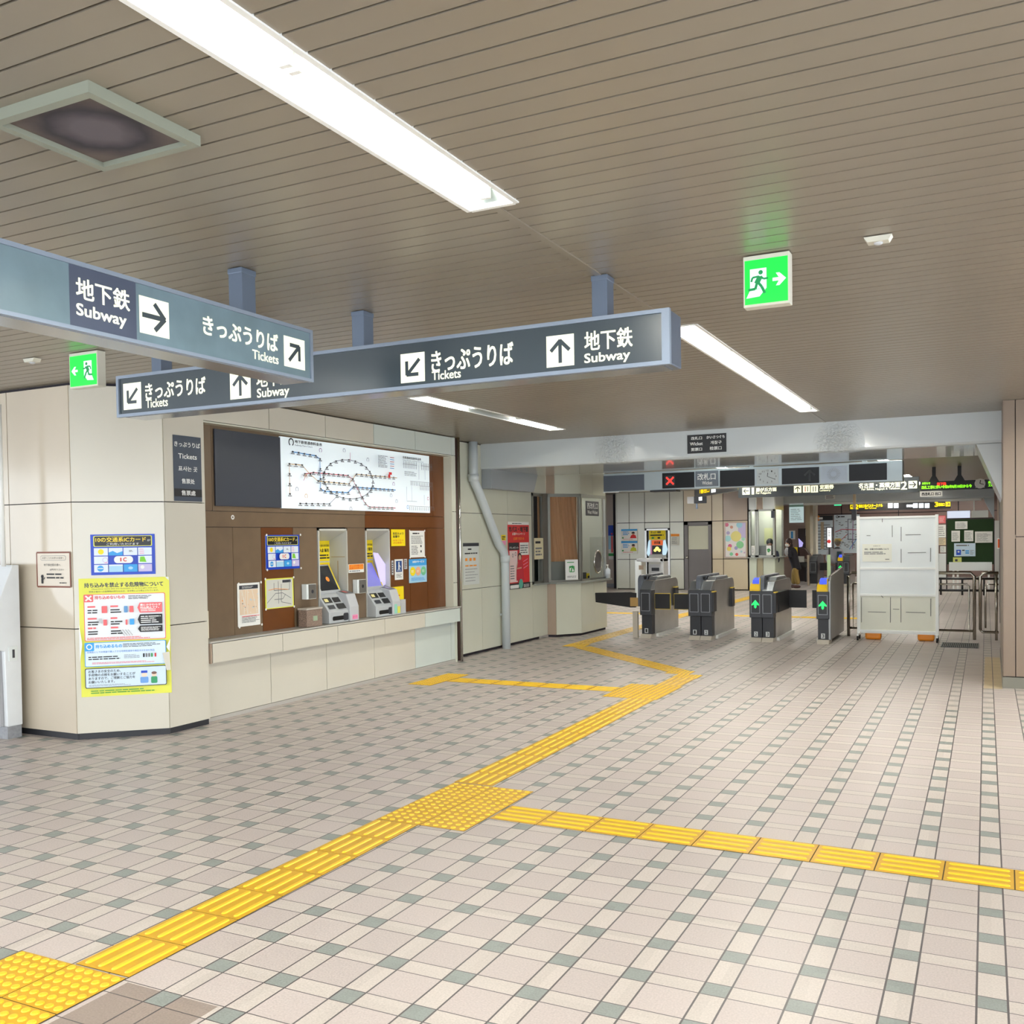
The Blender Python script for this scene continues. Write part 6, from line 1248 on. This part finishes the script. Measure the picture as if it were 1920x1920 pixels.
far_sheet('sign', 'white sheet hanging on the grey beam beyond the far office', 'sign', 31.599, (1547, 928, 1566, 936), paper, lambda a, W, H: a.scrib(W*.1, H*.1, W*.9, H*.9, 2, greyd, .5, 5))
# small camera bracket at the left end of the whiteboard
t = T('hanging_camera', 'dark hanging fitting with cables just left of the whiteboard top', 'camera', (at(1602, 960, 1, 24).x, 24, 2.0))
x_ = at(1602, 960, 1, 24).x; mb = MB(); mb.box(x_-.03, x_+.03, 24, 24.06, at(1602, 958, 1, 24).z, CZ, mat('rod_tan', (170, 150, 120), .5)); mb.build('rod', t)
mb = MB(); mb.box(x_-.06, x_+.04, 23.95, 24.1, at(1602, 975, 1, 24).z, at(1602, 955, 1, 24).z, dark); mb.build('body', t)

# ================================================================== TACTILE PAVING
ytile = mat('tactile_yellow', (212, 164, 40), .42, noise=(7, .08)); ybar = mat('tactile_yellow_raised', (242, 200, 44), .38, noise=(9, .06)); ygap = mat('tactile_joint', (84, 66, 34), .8)
def tactile(name, label, O, ang, nu, nv, kind_, s=.3, dense=6, base_gap=.006):
    """nu x nv tiles from corner O; U runs at ang from +X. kind 'bar' (bars along U), 'barv' or 'dot'."""
    U = Vector((math.cos(ang), math.sin(ang), 0)); V = Vector((-math.sin(ang), math.cos(ang), 0)); O = Vector(O); mb = MB(); h = .003
    P = lambda u, v, z: O + U*u + V*v + Vector((0, 0, z))
    su, sv = (s if isinstance(s, (int, float)) else s[0]), (s if isinstance(s, (int, float)) else s[1])
    mb.face([P(0, 0, .0012), P(nu*su, 0, .0012), P(nu*su, nv*sv, .0012), P(0, nv*sv, .0012)], ygap)
    for i in range(nu):
        for j in range(nv):
            a, b, c, d = i*su+base_gap/2, (i+1)*su-base_gap/2, j*sv+base_gap/2, (j+1)*sv-base_gap/2
            mb.obox(P(a, c, .001), U*(b-a), V*(d-c), Vector((0, 0, h-.001)), ytile)
            if kind_ == 'dot':
                n = dense
                for x in range(n):
                    for y in range(n):
                        cx_, cy_ = a+(b-a)*(x+.5)/n, c+(d-c)*(y+.5)/n; k = len(mb.v); seg = 10
                        for r, z in ((.0165, h), (.0145, h+.004), (.0105, h+.005)):
                            mb.v += [P(cx_+r*math.cos(2*math.pi*q_/seg), cy_+r*math.sin(2*math.pi*q_/seg), z) for q_ in range(seg)]
                        mi = mb.mi(ybar)
                        for lv in range(2):
                            for q_ in range(seg):
                                l = (q_+1) % seg; mb.f.append([k+lv*seg+q_, k+lv*seg+l, k+(lv+1)*seg+l, k+(lv+1)*seg+q_]); mb.m.append(mi); mb.sm.append(False)
                        mb.f.append([k+2*seg+q_ for q_ in range(seg)]); mb.m.append(mi); mb.sm.append(False)
            else:
                n = 4
                for x in range(n):
                    if kind_ == 'bar': c0 = c+(d-c)*(x+.5)/n; A0, A1, wv, L0 = (a+.014), (b-.014), .0125, 0
                    else: c0 = a+(b-a)*(x+.5)/n; A0, A1, wv = c+.014, d-.014, .0125
                    pts0 = []; seg = 4
                    for e, (cen, sg) in enumerate(((A1-wv, 1), (A0+wv, -1))):
                        for q_ in range(seg+1):
                            th = -math.pi/2+math.pi*q_/seg
                            pts0.append((cen+sg*wv*math.cos(th), sg*wv*math.sin(th)))
                    k = len(mb.v); N = len(pts0)
                    for sc_, z in ((1, h), (.62, h+.005)):
                        for (l_, w_) in pts0:
                            mid = (A0+A1)/2; lu = l_ - (wv*(1-sc_) if l_ > mid else -wv*(1-sc_)); wu = c0+w_*sc_
                            mb.v.append(P(lu, wu, z) if kind_ == 'bar' else P(wu, lu, z))
                    mi = mb.mi(ybar)
                    for q_ in range(N):
                        l = (q_+1) % N; f = [k+q_, k+l, k+N+l, k+N+q_]; mb.f.append(f if kind_ == 'bar' else f[::-1]); mb.m.append(mi); mb.sm.append(False)
                    f = [k+N+q_ for q_ in range(N)]; mb.f.append(f if kind_ == 'bar' else f[::-1]); mb.m.append(mi); mb.sm.append(False)
    return mb.build(name, None, label, 'tactile paving', 'yellow tactile paving')
PI = math.pi
def along(x, y0, x2, y1, name, label, wid=.285):    # bars along the depth of the hall; left edge x at y0, x2 at y1
    L = math.hypot(y1-y0, x2-x); n = max(1, round(L/.3)); ang = math.atan2(y1-y0, x2-x)
    return tactile(name, label, (x+wid*math.sin(ang), y0-wid*math.cos(ang), 0), ang, n, 1, 'bar', s=(L/n, wid))
tactile('warning_paving', 'dotted yellow paving at the lower left corner of the picture', (-3.47, 1.92, 0), 0, 2, 2, 'dot', s=(.291, .3))
along(-3.17, 2.525, -3.195, 4.595, 'guide_paving', 'barred yellow strip running from the lower left corner to the crossing patch')
tactile('warning_paving', 'dotted yellow patch at the nearest crossing of the strips', (-3.195, 4.6, 0), 0, 2, 3, 'dot', s=(.292, .303), dense=5)
tactile('guide_paving', 'barred yellow strip crossing the floor to the right edge of the picture', (-2.60, 4.875, 0), -.012, 20, 1, 'bar', s=(.3, .29))
along(-3.205, 5.52, -3.255, 9.10, 'guide_paving', 'barred yellow strip between the two dotted crossing patches')
tactile('warning_paving', 'dotted yellow patch at the farther crossing, in front of the ticket machines', (-3.54, 9.10, 0), 0, 2, 3, 'dot', s=(.295, .3), dense=5)
tactile('guide_paving', 'barred yellow strip leading left from the far patch to the ticket machines', (-5.55, 9.42, 0), 0, 7, 1, 'bar', s=(.287, .29))
tactile('warning_paving', 'dotted yellow patch in front of the ticket counter', (-5.86, 9.09, 0), 0, 1, 3, 'dot')
along(-3.26, 10.0, -3.265, 10.62, 'guide_paving', 'short barred yellow strip past the far patch, before the bend')
tactile('warning_paving', 'dotted yellow patch at the bend of the strip', (-3.27, 10.62, 0), 0, 1, 1, 'dot', s=(.3, .275))
tactile('warning_paving', 'second dotted yellow patch of the bend, toward the left', (-3.44, 10.90, 0), 0, 1, 1, 'dot', s=(.3, .28))
dg = Vector((-5.40, 13.12, 0)) - Vector((-3.30, 11.08, 0)); L = dg.length; an = math.atan2(dg.y, dg.x)
tactile('guide_paving', 'diagonal barred yellow strip running toward the wicket office', (-3.30+.15*math.sin(an), 11.08-.15*math.cos(an), 0), an, 10, 1, 'bar', s=(L/10, .29))
tactile('warning_paving', 'dotted yellow patch at the corner by the wicket office', (-5.72, 13.1, 0), 0, 1, 1, 'dot', s=(.34, .34))
along(-5.72, 13.44, -5.74, 18.9, 'guide_paving', 'barred yellow strip passing between the office and the first gate')
tactile('warning_paving', 'dotted yellow patch beyond the first gate', (-5.75, 18.9, 0), 0, 2, 2, 'dot')
tactile('guide_paving', 'barred yellow strip crossing behind the near gates', (-5.1, 19.05, 0), 0, 12, 1, 'bar', s=(.3, .28)); tactile('guide_paving', 'barred yellow strip leading left behind the office', (-9.0, 19.05, 0), 0, 10, 1, 'bar', s=(.32, .28))
along(-5.74, 19.5, -5.66, 27.8, 'guide_paving', 'barred yellow strip leading on to the far gates')

# ================================================================== PEOPLE
def body(name, parent, joints, edges, root, m, sub=2, label=None):
    me = bpy.data.meshes.new(name); ks = list(joints); org = Vector(parent.location)
    me.from_pydata([tuple(Vector(joints[k][0])-org) for k in ks], [(ks.index(a_), ks.index(b_)) for a_, b_ in edges], []); me.materials.append(m)
    o = bpy.data.objects.new(name, me); COL.objects.link(o); o.parent = parent
    sk = o.modifiers.new('skin', 'SKIN'); sk.use_smooth_shade = True
    for i, k in enumerate(ks):
        r = joints[k][1]; me.skin_vertices[0].data[i].radius = (r, r) if isinstance(r, (int, float)) else r
        me.skin_vertices[0].data[i].use_root = (k == root)
    s_ = o.modifiers.new('sub', 'SUBSURF'); s_.levels = s_.render_levels = sub
    if label: o['label'] = label
    return o
def head(t, c, face, hairm, mask=False, hat=None, cap=1.0):
    c = Vector(c); f = Vector(face).normalized(); s_ = Vector((f.y, -f.x, 0)).normalized()
    mb = MB(); mb.sphere(c, .098, skin, (.82, .92, 1.18), 18, 12); mb.sphere(c+f*.09+Vector((0, 0, -.01)), .018, skin, (1, 1, 1.4), 8, 6)
    for sg in (-1, 1): mb.sphere(c+s_*sg*.082, .022, skin, (.6, 1, 1.4), 8, 6); mb.sphere(c+f*.082+s_*sg*.034+Vector((0, 0, .02)), .011, ink, (1, 1, 1), 8, 6)
    mb.build('head', t)
    mb = MB(); mb.sphere(c-f*.022+Vector((0, 0, .03)), .112, hairm, (.9, .98, 1.06*cap), 18, 12)
    if cap > 1: mb.sphere(c-f*.05-Vector((0, 0, .07)), .095, hairm, (1, .9, 1.1), 16, 10)
    mb.build('hair', t)
    if mask: mb = MB(); mb.sphere(c+f*.045+Vector((0, 0, -.045)), .068, white, (1.05, .9, .85), 14, 10); mb.build('face_mask', t)
    if hat: mb = MB(); mb.tube([c+Vector((0, 0, .06)), c+Vector((0, 0, .075))], [.17, .15], hat, 18); mb.tube([c+Vector((0, 0, .07)), c+Vector((0, 0, .15))], [.115, .09], hat, 18); mb.build('sun_hat', t)
def hand(t, wr, d, side, m=skin):
    """palm with four curled fingers and a thumb, at the wrist wr pointing along d"""
    wr = Vector(wr); d = Vector(d).normalized(); s_ = d.cross(Zv).normalized()*side; mb = MB()
    mb.sphere(wr+d*.045, .042, m, (.9, .9, .55), 10, 8)
    for k in range(4):
        o = wr+d*.075+s_*(.024-.016*k); l = (.050, .058, .052, .040)[k]
        mb.tube([o, o+d*l*.6, o+d*l*.9+Vector((0, 0, -.022))], [.0095, .009, .007], m, 7)
    o = wr+d*.03+s_*.035; mb.tube([o, o+d*.03+s_*.022, o+d*.055+s_*.022], [.011, .010, .008], m, 7); mb.build('hand', t)
def P3(px, py, Y): v = at(px, py, 1, Y); return (v.x, v.y, v.z)
# woman leaning on the far office counter
YP = 29.6
t = T('person', 'person in a black coat, khaki trousers and white mask leaning on the far office counter', 'person', (at(1490, 1098, 1, YP).x, YP, 0))
H_ = P3(1478.5, 1019, YP); pel = Vector(P3(1492, 1056, YP)); chest = Vector(P3(1484, 1038, YP)); neck = Vector(P3(1480, 1027, YP))
coat = mat('coat_black', (26, 24, 32), .8); khaki = mat('khaki_trousers', (150, 124, 66), .8); shoe = mat('shoe_brown', (84, 50, 44), .6)
xF = at(1497.5, 1095, 1, YP).x; xB2 = at(1486, 1097, 1, YP).x
J = {'pel': (pel, (.17, .14)), 'ch': (chest, (.19, .14)), 'nk': (neck, .075), 'hem': (pel+Vector((.04, 0, -.22)), (.20, .16)),
     'sl': (chest+Vector((-.02, -.13, .10)), .075), 'el': (Vector(P3(1483, 1046, YP-.16)), .062), 'wl': (Vector(P3(1478.5, 1043.5, YP-.22)), .045),
     'sr': (chest+Vector((.04, .14, .10)), .075), 'er': (Vector(P3(1486, 1048, YP+.18)), .062), 'wr': (Vector(P3(1479.5, 1045.5, YP+.18)), .045)}
body('coat', t, J, [('pel', 'ch'), ('ch', 'nk'), ('pel', 'hem'), ('ch', 'sl'), ('sl', 'el'), ('el', 'wl'), ('ch', 'sr'), ('sr', 'er'), ('er', 'wr')], 'pel', coat)
for dy, dx in ((-.09, 0), (.10, -.16)):
    hip = pel+Vector((0, dy, -.10)); J = {'a': (hip, .11), 'b': (Vector((xF-.07+dx*.5, YP+dy, .48)), .085), 'c': (Vector((xF+dx, YP+dy, .10)), .085)}
    body('trouser_leg', t, J, [('a', 'b'), ('b', 'c')], 'a', khaki)
    mb = MB(); mb.sphere((xF+dx-.05, YP+dy, .045), .085, shoe, (1.5, .62, .55), 12, 8); mb.build('shoe', t)
head(t, H_, (-.6, -.8, 0), mat('hair_darkbrown', (48, 28, 28), .6), mask=True, cap=1.12)
mb = MB(); mb.sphere(Vector(neck)+Vector((-.05, -.1, -.12)), .085, mat('shirt_grey', (196, 196, 198), .7), (.9, .7, 1.5), 12, 8); mb.build('shirt', t)
hand(t, P3(1478.5, 1043.5, YP-.22), (-1, 0, .1), 1); hand(t, P3(1479.5, 1045.5, YP+.18), (-1, 0, .1), -1)
# clerk inside the far office
t = T('person', 'dark-haired clerk with head bowed inside the far ticket office', 'person', (at(1443, 1040, 1, 28.55).x, 28.55, 0)); Yk = 28.55
hc = Vector(P3(1443.5, 1019.5, Yk)); J = {'pel': (hc+Vector((0, .15, -.75)), .16), 'ch': (hc+Vector((0, .08, -.38)), (.2, .13)), 'nk': (hc+Vector((0, .02, -.14)), .06), 'sl': (hc+Vector((-.19, .06, -.27)), .07), 'el': (hc+Vector((-.24, -.05, -.52)), .055), 'wl': (hc+Vector((-.12, -.25, -.56)), .04), 'sr': (hc+Vector((.19, .06, -.27)), .07), 'er': (hc+Vector((.24, -.05, -.52)), .055), 'wr': (hc+Vector((.12, -.25, -.56)), .04), 'ka': (hc+Vector((-.09, .12, -1.35)), .09), 'kb': (hc+Vector((.09, .12, -1.35)), .09)}
J['ka'] = (Vector((J['ka'][0].x, J['ka'][0].y, .06)), .08); J['kb'] = (Vector((J['kb'][0].x, J['kb'][0].y, .06)), .08)
body('uniform', t, J, [('pel', 'ch'), ('ch', 'nk'), ('ch', 'sl'), ('sl', 'el'), ('el', 'wl'), ('ch', 'sr'), ('sr', 'er'), ('er', 'wr'), ('pel', 'ka'), ('pel', 'kb')], 'pel', mat('uniform_navy', (44, 48, 66), .8))
head(t, hc, (.25, -.8, -.5), mat('hair_blackish', (34, 34, 30), .6)); hand(t, J['wl'][0], (0, -1, 0), 1); hand(t, J['wr'][0], (0, -1, 0), -1)
# person with a straw hat beyond the far gates, seen from behind
Yh = 33.2; t = T('person', 'person in a straw hat and grey shirt seen from behind, beyond the far gates', 'person', (at(1566, 1090, 1, Yh).x, Yh, 0))
hc = Vector(P3(1571, 1018, Yh)); xm_ = at(1565, 1060, 1, Yh).x; gsh = mat('shirt_heather', (178, 178, 186), .8)
J = {'pel': (Vector((xm_, Yh, hc.z-.72)), (.17, .13)), 'ch': (Vector((xm_+.03, Yh, hc.z-.36)), (.2, .13)), 'nk': (hc+Vector((0, 0, -.13)), .06), 'sl': (Vector((xm_-.18, Yh, hc.z-.26)), .07), 'el': (Vector((xm_-.24, Yh-.05, hc.z-.52)), .055), 'wl': (Vector((xm_-.16, Yh-.18, hc.z-.66)), .042), 'sr': (Vector((xm_+.22, Yh, hc.z-.26)), .07), 'er': (Vector((xm_+.27, Yh, hc.z-.52)), .055), 'wr': (Vector((xm_+.25, Yh-.12, hc.z-.72)), .042)}
body('shirt', t, J, [('pel', 'ch'), ('ch', 'nk'), ('ch', 'sl'), ('sl', 'el'), ('el', 'wl'), ('ch', 'sr'), ('sr', 'er'), ('er', 'wr')], 'pel', gsh)
for dx in (-.09, .09):
    J2 = {'a': (J['pel'][0]+Vector((dx, 0, -.05)), .11), 'b': (Vector((xm_+dx, Yh-.02, .5)), .08), 'c': (Vector((xm_+dx, Yh, .09)), .065)}; body('trouser_leg', t, J2, [('a', 'b'), ('b', 'c')], 'a', mat('trousers_grey', (150, 150, 156), .8))
    mb = MB(); mb.sphere((xm_+dx, Yh+.03, .04), .07, dark, (.7, 1.6, .55), 10, 8); mb.build('shoe', t)
head(t, hc, (.2, 1, 0), mat('hair_grey', (120, 110, 100), .6), hat=mat('straw_hat', (196, 170, 96), .7)); hand(t, J['wl'][0], (0, -1, -.4), 1); hand(t, J['wr'][0], (0, -1, -.6), -1)
mb = MB(); mb.box(xm_+.10, xm_+.24, Yh-.20, Yh-.13, hc.z-.66, hc.z-.28, mat('bag_teal', (60, 84, 92), .6)); mb.build('shoulder_bag', t)
